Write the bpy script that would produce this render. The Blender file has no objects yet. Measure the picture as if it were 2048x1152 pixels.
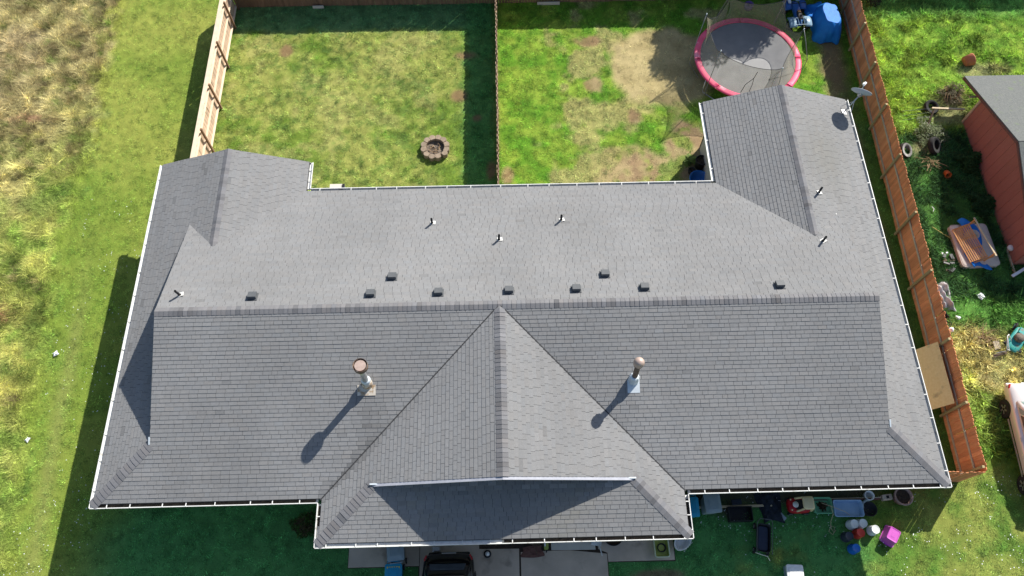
import bpy, bmesh, math, random
import numpy as np
from mathutils import Matrix, Vector
random.seed(7); RNG = np.random.default_rng(11)
S = bpy.context.scene
COL = S.collection
# ------------------------------------------------------------------ camera, world, sun, exposure
cd = bpy.data.cameras.new('camera'); cam = bpy.data.objects.new('camera', cd); COL.objects.link(cam)
cr = Vector((0.999689, -0.024817, 0.002458)); cu = Vector((0.021377, 0.903509, 0.428035)); cf = Vector((0.012843, 0.427849, -0.903759))
CAM = Vector((13.9366, -4.4692, 28.7023))
m = Matrix.Identity(4)
for i in range(3):
    m[i][0] = cr[i]; m[i][1] = cu[i]; m[i][2] = -cf[i]; m[i][3] = CAM[i]
cam.matrix_world = m
cd.sensor_width = 36; cd.lens = 1512.03 * 36 / 2048; cd.clip_end = 2000
S.camera = cam
SUN = Vector((.528, .599, .602)).normalized()
w = bpy.data.worlds.new('World'); S.world = w; w.use_nodes = True
nt = w.node_tree; nt.nodes.clear()
sky = nt.nodes.new('ShaderNodeTexSky'); sky.sky_type = 'NISHITA'; sky.sun_disc = False
sky.sun_elevation = math.asin(SUN.z); sky.sun_rotation = math.atan2(SUN.x, SUN.y)
bg = nt.nodes.new('ShaderNodeBackground'); bg.inputs[1].default_value = 0.089
wo = nt.nodes.new('ShaderNodeOutputWorld')
nt.links.new(sky.outputs[0], bg.inputs[0]); nt.links.new(bg.outputs[0], wo.inputs[0])
ld = bpy.data.lights.new('sun', 'SUN'); ld.energy = 4.9; ld.angle = math.radians(.55); ld.color = (1, .955, .88)
lo = bpy.data.objects.new('sun', ld); COL.objects.link(lo)
lo.rotation_euler = SUN.to_track_quat('Z', 'Y').to_euler()
S.view_settings.view_transform = 'Standard'; S.view_settings.look = 'None'
S.view_settings.exposure = 0.80; S.view_settings.gamma = 1; S.view_settings.use_curve_mapping = False
S.cycles.max_bounces = 6; S.cycles.transparent_max_bounces = 12

# ------------------------------------------------------------------ helpers
class MB:
    def __init__(s): s.v = []; s.f = []; s.c = []
    def add(s, vs, fs):
        b = len(s.v); s.v += [tuple(v) for v in vs]; s.f += [tuple(i + b for i in f) for f in fs]; return s
    def box(s, c, d, rz=0, rx=0, ry=0, taper=1.0):
        M = Matrix.Translation(c) @ Matrix.Rotation(rz, 4, 'Z') @ Matrix.Rotation(ry, 4, 'Y') @ Matrix.Rotation(rx, 4, 'X')
        x, y, z = d[0] / 2, d[1] / 2, d[2] / 2; t = taper
        vs = [(-x, -y, -z), (x, -y, -z), (x, y, -z), (-x, y, -z), (-x * t, -y * t, z), (x * t, -y * t, z), (x * t, y * t, z), (-x * t, y * t, z)]
        return s.add([M @ Vector(v) for v in vs], [(3, 2, 1, 0), (4, 5, 6, 7), (0, 1, 5, 4), (1, 2, 6, 5), (2, 3, 7, 6), (3, 0, 4, 7)])
    def bar(s, a, b, wx, wz):
        a = Vector(a); b = Vector(b); d = b - a; L = d.length
        q = d.to_track_quat('X', 'Z').to_matrix().to_4x4(); M = Matrix.Translation((a + b) / 2) @ q
        x, y, z = L / 2, wx / 2, wz / 2
        vs = [(-x, -y, -z), (x, -y, -z), (x, y, -z), (-x, y, -z), (-x, -y, z), (x, -y, z), (x, y, z), (-x, y, z)]
        return s.add([M @ Vector(v) for v in vs], [(3, 2, 1, 0), (4, 5, 6, 7), (0, 1, 5, 4), (1, 2, 6, 5), (2, 3, 7, 6), (3, 0, 4, 7)])
    def tube(s, pts, r, n=8, closed=False, cap=True):
        P = [Vector(p) for p in pts]; k = len(P); rs = r if isinstance(r, (list, tuple)) else [r] * k
        up = None; rings = []
        for i in range(k):
            if closed: t = (P[(i + 1) % k] - P[i - 1]).normalized()
            else: t = (P[min(i + 1, k - 1)] - P[max(i - 1, 0)]).normalized()
            if up is None:
                up = Vector((0, 0, 1)) if abs(t.z) < .9 else Vector((1, 0, 0))
            a = t.cross(up)
            if a.length < 1e-5: a = t.orthogonal()
            a.normalize(); up = a.cross(t).normalized()
            rings.append([P[i] + (a * math.cos(2 * math.pi * j / n) + up * math.sin(2 * math.pi * j / n)) * rs[i] for j in range(n)])
        b = [v for R in rings for v in R]; f = []
        for i in range(k if closed else k - 1):
            i2 = (i + 1) % k
            for j in range(n):
                j2 = (j + 1) % n; f.append((i * n + j, i * n + j2, i2 * n + j2, i2 * n + j))
        if cap and not closed: f.append(tuple(range(n))[::-1]); f.append(tuple((k - 1) * n + j for j in range(n)))
        return s.add(b, f)
    def lathe(s, prof, n=24, c=(0, 0, 0), sx=1, sy=1, cap=True, wob=None):
        vs = []; f = []; k = len(prof)
        for (r, z) in prof:
            for j in range(n):
                a = 2 * math.pi * j / n; q = r * (wob(a) if wob else 1)
                vs.append((c[0] + q * math.cos(a) * sx, c[1] + q * math.sin(a) * sy, c[2] + z))
        for i in range(k - 1):
            for j in range(n):
                j2 = (j + 1) % n; f.append((i * n + j, i * n + j2, (i + 1) * n + j2, (i + 1) * n + j))
        if cap: f.append(tuple(range(n))[::-1]); f.append(tuple((k - 1) * n + j for j in range(n)))
        return s.add(vs, f)
    def prism(s, poly, z0, z1):
        n = len(poly); vs = [(x, y, z0) for x, y in poly] + [(x, y, z1) for x, y in poly]
        return s.add(vs, [tuple(range(n))[::-1], tuple(range(n, 2 * n))] + [(i, (i + 1) % n, n + (i + 1) % n, n + i) for i in range(n)])
    def grid(s, fn, nu, nv, closed_u=False):
        vs = [fn(i / (nu - (0 if closed_u else 1)), j / (nv - 1)) for j in range(nv) for i in range(nu)]; f = []
        for j in range(nv - 1):
            for i in range(nu if closed_u else nu - 1):
                i2 = (i + 1) % nu; f.append((j * nu + i, j * nu + i2, (j + 1) * nu + i2, (j + 1) * nu + i))
        return s.add(vs, f)
    def mesh(s, name, mat, smooth=False):
        me = bpy.data.meshes.new(name); me.from_pydata(s.v, [], s.f)
        if mat: me.materials.append(mat)
        if smooth: me.polygons.foreach_set('use_smooth', [True] * len(me.polygons))
        me.update(); return me
    def build(s, name, mat, parent=None, smooth=False, bevel=0, sub=0, loc=None, rz=0, solid=0):
        o = bpy.data.objects.new(name, s.mesh(name, mat, smooth)); COL.objects.link(o)
        if parent: o.parent = parent
        if loc: o.location = loc
        o.rotation_euler[2] = rz
        if solid:
            mo = o.modifiers.new('solid', 'SOLIDIFY'); mo.thickness = solid
        if bevel:
            mo = o.modifiers.new('bevel', 'BEVEL'); mo.width = bevel; mo.segments = 2; mo.limit_method = 'ANGLE'
        if sub:
            mo = o.modifiers.new('sub', 'SUBSURF'); mo.levels = sub; mo.render_levels = sub
        return o
def tag(o, label=None, cat=None, group=None, kind=None):
    if label: o['label'] = label
    if cat: o['category'] = cat
    if group: o['group'] = group
    if kind: o['kind'] = kind
    return o
def thing(name, label, cat, loc=(0, 0, 0), rz=0, group=None):
    o = bpy.data.objects.new(name, None); COL.objects.link(o); o.location = loc; o.rotation_euler[2] = rz
    o.empty_display_size = .2
    return tag(o, label, cat, group)
def inst(name, me, parent, loc, rot=(0, 0, 0), sc=(1, 1, 1)):
    o = bpy.data.objects.new(name, me); COL.objects.link(o); o.parent = parent
    o.location = loc; o.rotation_euler = rot; o.scale = sc; return o
def copy_tree(o, parent=None):
    c = o.copy(); COL.objects.link(c); c.parent = parent
    for ch in [q for q in o.children]: copy_tree(ch, c)
    return c

# ---- numpy value noise
_T = RNG.random((512, 512))
def vnoise(x, y, sc, seed=0):
    x = np.asarray(x, float) / sc + seed * 37.17; y = np.asarray(y, float) / sc + seed * 11.73
    xi = np.floor(x).astype(int); yi = np.floor(y).astype(int); fx = x - xi; fy = y - yi
    fx = fx * fx * (3 - 2 * fx); fy = fy * fy * (3 - 2 * fy)
    g = lambda a, b: _T[a % 512, b % 512]
    return (g(xi, yi) * (1 - fx) + g(xi + 1, yi) * fx) * (1 - fy) + (g(xi, yi + 1) * (1 - fx) + g(xi + 1, yi + 1) * fx) * fy
def fbm(x, y, sc, seed=0, oc=4):
    t = 0; a = 1; n = 0
    for k in range(oc):
        t = t + a * vnoise(x, y, sc / 2 ** k, seed + k); n += a; a *= .55
    return t / n
def sst(e0, e1, x):
    t = np.clip((x - e0) / (e1 - e0), 0, 1); return t * t * (3 - 2 * t)

# ---- materials
def nodes(name):
    M = bpy.data.materials.new(name); M.use_nodes = True; t = M.node_tree
    return M, t, t.nodes['Principled BSDF'], t.links
def pm(name, c1, c2=None, scale=6, rough=.7, metal=0, bump=.0, bscale=60, rnd=0, spec=.3, stretch=None, detail=6, dirt=None):
    M, t, b, L = nodes(name)
    b.inputs['Roughness'].default_value = rough; b.inputs['Metallic'].default_value = metal
    b.inputs['Specular IOR Level'].default_value = spec
    c2 = c2 or tuple(x * .8 for x in c1)
    tc = t.nodes.new('ShaderNodeTexCoord'); src = tc.outputs['Object']
    if stretch:
        mp = t.nodes.new('ShaderNodeMapping'); mp.inputs['Scale'].default_value = stretch; L.new(src, mp.inputs[0]); src = mp.outputs[0]
    if rnd:
        oi = t.nodes.new('ShaderNodeObjectInfo'); va = t.nodes.new('ShaderNodeVectorMath'); va.operation = 'ADD'
        ml = t.nodes.new('ShaderNodeMath'); ml.operation = 'MULTIPLY'; ml.inputs[1].default_value = 57.0
        L.new(oi.outputs['Random'], ml.inputs[0]); L.new(src, va.inputs[0]); L.new(ml.outputs[0], va.inputs[1]); src = va.outputs[0]
    n = t.nodes.new('ShaderNodeTexNoise'); n.inputs['Scale'].default_value = scale; n.inputs['Detail'].default_value = detail; n.inputs['Roughness'].default_value = .6
    L.new(src, n.inputs['Vector'])
    cr_ = t.nodes.new('ShaderNodeValToRGB'); cr_.color_ramp.elements[0].position = .32; cr_.color_ramp.elements[1].position = .68
    cr_.color_ramp.elements[0].color = (*c1, 1); cr_.color_ramp.elements[1].color = (*c2, 1)
    L.new(n.outputs[0], cr_.inputs[0]); out = cr_.outputs[0]
    if dirt:
        n3 = t.nodes.new('ShaderNodeTexNoise'); n3.inputs['Scale'].default_value = dirt[1]; n3.inputs['Detail'].default_value = 8
        L.new(tc.outputs['Object'], n3.inputs['Vector'])
        r3 = t.nodes.new('ShaderNodeValToRGB'); r3.color_ramp.elements[0].position = dirt[2]; r3.color_ramp.elements[1].position = dirt[2] + .14
        L.new(n3.outputs[0], r3.inputs[0])
        mx3 = t.nodes.new('ShaderNodeMix'); mx3.data_type = 'RGBA'; L.new(r3.outputs[0], mx3.inputs[0]); L.new(out, mx3.inputs[6]); mx3.inputs[7].default_value = (*dirt[0], 1); out = mx3.outputs[2]
    if rnd:
        hs = t.nodes.new('ShaderNodeHueSaturation'); mr = t.nodes.new('ShaderNodeMapRange')
        mr.inputs['To Min'].default_value = 1 - rnd; mr.inputs['To Max'].default_value = 1 + rnd
        L.new(oi.outputs['Random'], mr.inputs['Value']); L.new(mr.outputs[0], hs.inputs['Value']); L.new(out, hs.inputs['Color']); out = hs.outputs[0]
    L.new(out, b.inputs['Base Color'])
    if bump:
        n2 = t.nodes.new('ShaderNodeTexNoise'); n2.inputs['Scale'].default_value = bscale; n2.inputs['Detail'].default_value = 4
        L.new(src, n2.inputs['Vector']); bp = t.nodes.new('ShaderNodeBump'); bp.inputs['Strength'].default_value = bump; bp.inputs['Distance'].default_value = .02
        L.new(n2.outputs[0], bp.inputs['Height']); L.new(bp.outputs[0], b.inputs['Normal'])
    return M
def vcol(name, rough=.9, nscale=40, namt=.25, bump=.3, bscale=120, spec=.15, transl=0, speck=None):
    M, t, b, L = nodes(name)
    b.inputs['Roughness'].default_value = rough; b.inputs['Specular IOR Level'].default_value = spec
    a = t.nodes.new('ShaderNodeAttribute'); a.attribute_name = 'Col'
    tc = t.nodes.new('ShaderNodeTexCoord'); n = t.nodes.new('ShaderNodeTexNoise'); n.inputs['Scale'].default_value = nscale; n.inputs['Detail'].default_value = 5; n.inputs['Roughness'].default_value = .7
    L.new(tc.outputs['Object'], n.inputs['Vector'])
    mr = t.nodes.new('ShaderNodeMapRange'); mr.inputs['From Min'].default_value = .25; mr.inputs['From Max'].default_value = .75; mr.inputs['To Min'].default_value = 1 - namt; mr.inputs['To Max'].default_value = 1 + namt
    L.new(n.outputs[0], mr.inputs[0])
    mx = t.nodes.new('ShaderNodeVectorMath'); mx.operation = 'SCALE'; L.new(a.outputs['Color'], mx.inputs[0]); L.new(mr.outputs[0], mx.inputs['Scale'])
    L.new(mx.outputs[0], b.inputs['Base Color'])
    if bump:
        n2 = t.nodes.new('ShaderNodeTexNoise'); n2.inputs['Scale'].default_value = bscale; L.new(tc.outputs['Object'], n2.inputs['Vector'])
        bp = t.nodes.new('ShaderNodeBump'); bp.inputs['Strength'].default_value = bump; bp.inputs['Distance'].default_value = .01
        L.new(n2.outputs[0], bp.inputs['Height']); L.new(bp.outputs[0], b.inputs['Normal'])
    if transl:
        tr = t.nodes.new('ShaderNodeBsdfTranslucent'); L.new(mx.outputs[0], tr.inputs[0]); ms = t.nodes.new('ShaderNodeMixShader'); ms.inputs[0].default_value = transl
        L.new(b.outputs[0], ms.inputs[1]); L.new(tr.outputs[0], ms.inputs[2]); L.new(ms.outputs[0], t.nodes['Material Output'].inputs[0])
    return M
M_SH = vcol('asphalt_shingle', .92, 9, .10, .35, 150, .2)
M_GRASS = vcol('grass_blades', .7, 30, .1, 0, 1, .2, .32)
M_GROUND = vcol('soil_and_turf', .95, 26, .34, .6, 45, .1)
M_DECK = pm('roof_underlay', (.05, .05, .052), (.035, .035, .036), 10, .95)
M_WHITE = pm('white_painted_metal', (.70, .70, .67), (.60, .60, .57), 9, .45, spec=.4, dirt=((.34, .32, .28), 4, .60))
M_BARGE = pm('grey_barge_paint', (.22, .22, .22), (.18, .18, .18), 6, .7)
M_TRIM = pm('pale_gable_trim', (.36, .37, .41), (.30, .31, .35), 5, .7, dirt=((.34, .33, .32), 3, .62))
M_DEBRIS = pm('gutter_debris', (.035, .03, .025), (.07, .055, .04), 20, .95, bump=.6)
M_SIDING = pm('house_siding', (.42, .40, .36), (.38, .36, .33), 4, .7)
M_WOODR = pm('cedar_fence_red', (.62, .215, .095), (.74, .32, .155), 3, .85, bump=.3, bscale=40, rnd=.2, stretch=(9, 9, 1.0), dirt=((.50, .33, .20), 1.5, .6))
M_WOODW = pm('weathered_fence', (.40, .27, .18), (.52, .39, .28), 3, .9, bump=.3, bscale=40, rnd=.16, stretch=(9, 9, 1.0), dirt=((.30, .15, .08), 1.3, .6))
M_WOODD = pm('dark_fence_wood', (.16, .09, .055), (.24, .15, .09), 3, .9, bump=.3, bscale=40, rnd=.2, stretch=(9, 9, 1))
M_POST = pm('treated_post', (.32, .25, .12), (.42, .34, .18), 5, .85, bump=.3, bscale=30, rnd=.12)
M_RAILW = pm('bleached_rail', (.58, .47, .34), (.68, .57, .43), 4, .85, bump=.2, rnd=.08)
M_RAILG = pm('grey_rail', (.40, .33, .24), (.50, .42, .31), 4, .85, bump=.2, rnd=.1)
M_PLY = pm('plywood', (.80, .53, .25), (.88, .62, .32), 2.2, .8, bump=.1, stretch=(1, 5, 5), dirt=((.45, .30, .16), 2.2, .62))
M_GALV = pm('galvanised_metal', (.45, .45, .45), (.56, .56, .55), 12, .4, .75)
M_RUST = pm('rusty_metal', (.20, .15, .12), (.12, .075, .05), 9, .7, .3, bump=.2)
M_RUSTC = pm('tan_brown_metal', (.44, .34, .29), (.34, .25, .21), 8, .5, .15)
M_FLASH = pm('pale_flashing', (.58, .63, .66), (.50, .55, .58), 8, .5, .2)
M_FLASHT = pm('tan_flashing', (.50, .44, .36), (.60, .55, .48), 9, .6, .1, dirt=((.32, .22, .13), 7, .5))
M_BLACKM = pm('dark_grey_vent', (.075, .08, .085), (.095, .10, .105), 12, .5)
M_BLACK = pm('black_plastic', (.012, .012, .014), (.02, .02, .022), 8, .5)
M_RUBBER = pm('tyre_rubber', (.014, .014, .014), (.028, .027, .026), 12, .85, bump=.2)
M_CONC = pm('concrete', (.56, .46, .36), (.44, .36, .28), 1.3, .9, bump=.25, bscale=90, dirt=((.15, .125, .10), .9, .58))
M_CONCL = pm('pale_concrete', (.58, .54, .47), (.50, .47, .41), 2, .9, bump=.2, bscale=90)
M_BLOCK = pm('fire_pit_concrete', (.22, .165, .115), (.31, .245, .18), 6, .95, bump=.5, bscale=50, rnd=.12)
M_ASH = pm('ash', (.07, .055, .045), (.20, .16, .12), 9, .95, bump=.6)
M_TARP = pm('blue_tarp', (.008, .14, .48), (.012, .19, .58), 4, .6, spec=.25, bump=.35, bscale=9)
M_DISH = pm('dish_grey', (.42, .46, .50), (.37, .41, .45), 6, .45)
M_REDSID = pm('red_barn_siding', (.31, .118, .088), (.35, .14, .105), 3, .75, rnd=.06, bump=.2, bscale=30, stretch=(8, 8, 1))
M_SHEDR = pm('shed_roofing', (.105, .112, .108), (.15, .155, .147), 12, .95, bump=.6, bscale=25, dirt=((.13, .16, .10), 3, .6))
M_TANW = pm('bare_tan_wood', (.45, .35, .22), (.55, .45, .30), 6, .85, bump=.2)
M_ORW = pm('orange_stained_wood', (.46, .21, .075), (.56, .29, .11), 5, .6, rnd=.1)
M_MATTR = pm('old_mattress', (.62, .53, .46), (.52, .44, .37), 2.2, .95, bump=.3, bscale=12, dirt=((.30, .25, .14), 1.8, .64))
M_TERRA = pm('terracotta', (.46, .15, .075), (.55, .22, .12), 6, .8)
M_ORANGE = pm('orange_plastic', (.55, .12, .025), (.45, .09, .02), 4, .5)
M_PINK = pm('pink_vinyl_pad', (.66, .05, .13), (.74, .09, .18), 2.5, .5, spec=.35, dirt=((.86, .50, .55), 1.1, .58))
M_MAT = pm('black_jump_mat', (.15, .15, .155), (.19, .19, .19), 1.6, .6, spec=.4, bump=.05, bscale=200)
M_STEEL = pm('galvanised_tube', (.42, .43, .43), (.52, .52, .52), 10, .35, .8)
M_GREYB = pm('grey_bin_plastic', (.20, .26, .29), (.25, .31, .34), 4, .55)
M_BLUEB = pm('cyan_recycling_plastic', (.01, .22, .38), (.015, .27, .45), 4, .5)
M_BLUET = pm('translucent_blue_tote', (.24, .38, .56), (.32, .46, .63), 4, .4)
M_GREENT = pm('green_tote', (.12, .36, .20), (.16, .42, .25), 4, .5)
M_LIME = pm('lime_tote', (.38, .45, .10), (.32, .38, .09), 4, .5)
M_CLEAR = pm('cloudy_tote_rim', (.50, .55, .40), (.42, .48, .34), 4, .45)
M_BWHITE = pm('white_bucket', (.70, .71, .70), (.62, .62, .60), 6, .45, dirt=((.5, .42, .33), 5, .66))
M_BRED = pm('red_bucket', (.60, .05, .03), (.52, .04, .025), 5, .4)
M_BBLUE = pm('blue_bucket', (.01, .13, .46), (.012, .11, .40), 5, .4)
M_BDARK = pm('navy_black_bucket', (.025, .03, .045), (.04, .045, .06), 5, .45)
M_MAG = pm('magenta_tote', (.30, .02, .28), (.36, .03, .33), 4, .45)
M_MAGL = pm('pink_tote_lid', (.50, .10, .42), (.44, .08, .37), 4, .4)
M_TOYR = pm('red_toy_plastic', (.42, .012, .02), (.36, .01, .017), 4, .35)
M_TOYY = pm('beige_toy_plastic', (.66, .54, .30), (.72, .60, .36), 4, .45)
M_NAVY = pm('navy_cloth', (.010, .014, .024), (.016, .022, .035), 5, .8, bump=.3, bscale=8)
M_CARW = pm('champagne_car_paint', (.68, .62, .58), (.71, .65, .61), 2, .22, .25, spec=.6)
M_CARB = pm('black_car_paint', (.006, .006, .007), (.008, .008, .009), 2, .15, .1, spec=.6)
M_GLASSD = pm('dark_car_glass', (.02, .03, .032), (.03, .045, .045), 1.2, .08, 0, spec=.7)
M_GLASSG = pm('greenish_car_glass', (.16, .24, .22), (.22, .30, .27), 2, .08, 0, spec=.7)
M_GLASSB = pm('blue_grey_car_glass', (.035, .05, .08), (.05, .075, .11), 3, .1, 0, spec=.7)
M_TAIL = pm('red_tail_light', (.36, .01, .012), (.45, .02, .02), 3, .2, spec=.6)
M_RIM = pm('alloy_rim', (.5, .5, .5), (.42, .42, .42), 4, .35, .8)
M_TEAL = pm('teal_mower_paint', (.02, .24, .22), (.035, .30, .27), 5, .5, dirt=((.16, .14, .10), 4, .56))
M_ENGINE = pm('dirty_engine', (.20, .17, .13), (.10, .085, .07), 12, .8, .2, bump=.5)
M_STICK = pm('dry_sticks', (.27, .17, .09), (.37, .26, .15), 10, .95)
M_BARK = pm('bark', (.10, .075, .05), (.15, .11, .075), 10, .95)
M_PAPER = pm('white_paper', (.78, .79, .79), (.70, .71, .72), 5, .8)
M_GTARP = pm('grey_tarp', (.30, .29, .31), (.42, .40, .39), 3, .55, bump=.5, bscale=8)
M_DIRTP = pm('potting_soil', (.035, .025, .018), (.07, .05, .035), 14, .95, bump=.7)
M_YEL = pm('yellow_print', (.62, .50, .06), (.55, .44, .05), 8, .6)
M_YSTK = pm('yellow_stick', (.52, .42, .12), (.45, .36, .10), 8, .7)
M_BRICKR = pm('reddish_brown_edging', (.18, .09, .07), (.13, .06, .05), 6, .9)
M_ATVB = pm('blue_quad_plastic', (.02, .08, .26), (.03, .12, .34), 4, .4)
M_ATVL = pm('pale_blue_rack', (.16, .27, .36), (.22, .33, .42), 5, .4)
M_PURP = pm('purple_plastic', (.13, .07, .24), (.10, .05, .2), 4, .5)
M_NPOLE = pm('dull_pole', (.20, .20, .20), (.28, .28, .28), 8, .5, .4)
def net_mat():
    M, t, b, L = nodes('safety_net'); b.inputs['Base Color'].default_value = (.27, .25, .165, 1); b.inputs['Roughness'].default_value = .9
    tr = t.nodes.new('ShaderNodeBsdfTransparent'); ms = t.nodes.new('ShaderNodeMixShader')
    tc = t.nodes.new('ShaderNodeTexCoord'); n = t.nodes.new('ShaderNodeTexNoise'); n.inputs['Scale'].default_value = 3
    L.new(tc.outputs['Object'], n.inputs[0]); mr = t.nodes.new('ShaderNodeMapRange'); mr.inputs['To Min'].default_value = .33; mr.inputs['To Max'].default_value = .58
    L.new(n.outputs[0], mr.inputs[0]); L.new(mr.outputs[0], ms.inputs[0]); L.new(tr.outputs[0], ms.inputs[1]); L.new(b.outputs[0], ms.inputs[2])
    L.new(ms.outputs[0], t.nodes['Material Output'].inputs[0]); return M
M_NET = net_mat()

# ------------------------------------------------------------------ ground cover model
FE_Y = [-60, -1.75, 2.7, 11.4, 18, 24, 60]; FE_X = [-3.6, -3.9, -4.4, -5.1, -4.9, -5.2, -5.6]
GREEN = np.array((.088, .150, .016)); YEL = np.array((.175, .185, .035)); STRAW = np.array((.34, .255, .115)); DIRT = np.array((.185, .105, .060))
DEEP = np.array((.036, .085, .014)); BROWN = np.array((.245, .165, .085)); LUSH = np.array((.105, .185, .016)); PALE = np.array((.20, .225, .07)); OCHRE = np.array((.30, .235, .06))
def lerp(a, b, t): return a * (1 - t[..., None]) + b * t[..., None]
def blob(x, y, cx, cy, rx, ry, seed=5, soft=.45, amt=.5, sc=.9):
    d = np.hypot((x - cx) / rx, (y - cy) / ry) + (fbm(x, y, sc, seed) - .5) * 2 * amt
    return 1 - sst(1 - soft, 1 + soft * .4, d)
def cover(x, y):
    """colour, bareness (0 turf .. 1 bare), blade height"""
    n1 = fbm(x, y, 2.6, 1); n2 = fbm(x, y, .7, 2); n3 = fbm(x, y, .28, 3, 3); n4 = fbm(x, y, 6, 4)
    c = lerp(GREEN, YEL, sst(.38, .66, .55 * n1 + .45 * n2)); bare = 0 * x; hgt = 0 * x + .055
    c = c * (1 + (n3 - .5)[..., None] * .5)
    # left mown strip
    left = 1 - sst(-.4, .6, x)
    lm = lerp(np.array((.148, .196, .028)), np.array((.232, .240, .046)), sst(.36, .68, .5 * n1 + .5 * n4))
    lm = lm * (1 + (n3 - .5)[..., None] * .34)
    lm = lerp(lm, np.array((.215, .21, .06)), .55 * np.exp(-((x + 3.3 + .05 * (y - 3) + .4 * (n1 - .5)) / .33) ** 2) * (1 - sst(6, 13, y)))
    c = lerp(c, lm, left); hgt = np.where(left > .5, .045, hgt)
    # rough field
    fe = np.interp(y, FE_Y, FE_X); field = 1 - sst(-.55, .55, x - fe + (n2 - .5) * 2.2 + (n1 - .5) * 1.2)
    fc = lerp(np.array((.125, .165, .03)), np.array((.245, .225, .065)), sst(.34, .62, .6 * n2 + .4 * n1))
    dry = sst(13, 23, y + (n1 - .5) * 9 + (-5 - x) * .8)
    fc = lerp(fc, lerp(np.array((.20, .155, .075)), np.array((.29, .24, .115)), sst(.35, .65, n2)), dry * .85)
    purp = blob(x, y, -9.6, 21.5, 1.6, 2.6, 23, .5, .5, 1.4); fc = lerp(fc, np.array((.23, .175, .10)), purp * .6)
    fc = lerp(fc, np.array((.06, .10, .018)), .75 * sst(.60, .72, fbm(x, y, 1.1, 9)) * (1 - dry * .7))
    fc = lerp(fc, DIRT, blob(x, y, -8.1, 18.4, 1.5, .25, 24, .6, .4) * .8)
    fc = lerp(fc, np.array((.20, .09, .055)), blob(x, y, -6.6, 8.3, .35, .45, 21, .5, .3) * .9)
    c = lerp(c, fc * (1 + (n3 - .5)[..., None] * .55), field); hgt = hgt + field * (.06 + .17 * sst(.4, .7, n2)); bare = np.maximum(bare, .12 * field * dry)
    # left back yard
    ly = (sst(.5, 1.0, x) * (1 - sst(13.5, 14, x)) * sst(12.6, 13.2, y))
    yc = lerp(np.array((.125, .178, .024)), np.array((.245, .245, .058)), sst(.36, .62, .5 * n2 + .35 * n1 + .15 * n3 + .05 - .10 * sst(10.6, 12, x) - .1 * sst(22.6, 24, y)))
    yc = lerp(yc, np.array((.29, .255, .085)), .5 * sst(.56, .68, fbm(x, y, 1.3, 13)) * (1 - sst(10.8, 11.8, x)))
    yc = lerp(yc, np.array((.085, .135, .026)), .6 * sst(.58, .70, fbm(x, y, .33, 17)))
    yc = lerp(yc, np.array((.085, .18, .065)), sst(23.3, 23.8, y + (n2 - .5) * .6) * .85)  # bluish green: back fence's shade painted into the turf colour
    yc = lerp(yc, np.array((.070, .195, .048)), sst(12.0, 12.7, x + (n2 - .5) * .6) * .85)  # shade tint painted along the dividing fence, following its cast shadow
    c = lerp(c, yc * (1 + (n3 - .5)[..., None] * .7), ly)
    for (a, b_, rx, ry) in ((12.4, 21.8, .62, .33), (12.05, 19.35, .5, .42), (12.9, 18.0, .22, .2), (13.55, 15.0, .3, .6), (3.55, 22.3, .35, .45)):
        k = blob(x, y, a, b_, rx, ry, 30, .5, .45, .6); c = lerp(c, np.array((.185, .105, .056)), k * .85); bare = np.maximum(bare, k)
    # right back yard
    ry_ = sst(13.9, 14.1, x) * (1 - sst(31.2, 31.5, x)) * sst(11, 12, y)
    rc = lerp(np.array((.085, .170, .014)), np.array((.150, .205, .024)), sst(.35, .65, n2))
    rc = lerp(rc, np.array((.27, .215, .085)), .75 * sst(.60, .74, fbm(x, y, 1.5, 41) + .16 * sst(15.5, 18, x) * (1 - sst(18.5, 22, x)) + .12 * (1 - sst(14, 17, y)) - .16 * (1 - sst(15, 16.5, x))))
    rc = rc * (1 + (n3 - .5)[..., None] * .75)
    c = lerp(c, rc, ry_); hgt = np.where(ry_ > .5, .06, hgt)
    k = np.maximum(blob(x, y, 21.2, 14.9, 3.2, 1.35, 43, .45, .5), blob(x, y, 22.7, 16.4, 1.2, 1.7, 44, .45, .5)) * ry_
    k = k * (.35 + .65 * sst(.36, .58, fbm(x, y, .55, 48, 3))); c = lerp(c, lerp(np.array((.28, .20, .10)), np.array((.225, .14, .08)), sst(.4, .62, n2 + .1 * sst(21, 22.5, x))), k * .92); bare = np.maximum(bare, k * .85)
    k = blob(x, y, 22.05, 20.95, 2.75, 2.65, 45, .16, .14, .8); c = lerp(c, lerp(np.array((.25, .185, .085)), np.array((.33, .25, .12)), sst(.3, .7, n2)), k * .95 * ry_); bare = np.maximum(bare, k * ry_ * .93)
    for (a, b_, rx, ry) in ((18.55, 19.85, .5, .5), (18.4, 22.6, .8, .35), (14.25, 14.7, .3, .5), (20.3, 17.9, .35, .5)):
        k = blob(x, y, a, b_, rx, ry, 50, .5, .5, .5) * ry_; c = lerp(c, lerp(np.array((.24, .165, .085)), np.array((.17, .10, .055)), sst(.4, .6, n2)), k * .85); bare = np.maximum(bare, k * .9)
    k = blob(x, y, 30.35, 20.8, .75, 3.2, 55, .6, .4); c = lerp(c, np.array((.17, .105, .062)), k * .85); bare = np.maximum(bare, k * .85)
    # side path
    sp = sst(28.6, 29, x) * (1 - sst(31.2, 31.4, x)) * (1 - sst(17, 18, y))
    c = lerp(c, lerp(np.array((.06, .12, .018)), np.array((.105, .17, .03)), n2), sp)
    k = np.exp(-((x - 29.95 - .02 * y + (n1 - .5) * .5) / .36) ** 2) * sp * sst(.25, .45, n1 + .15); c = lerp(c, np.array((.17, .095, .062)), k * .95); bare = np.maximum(bare, k)
    # neighbour
    nb = sst(31.2, 31.6, x) * sst(1.2, 3, y)
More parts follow.
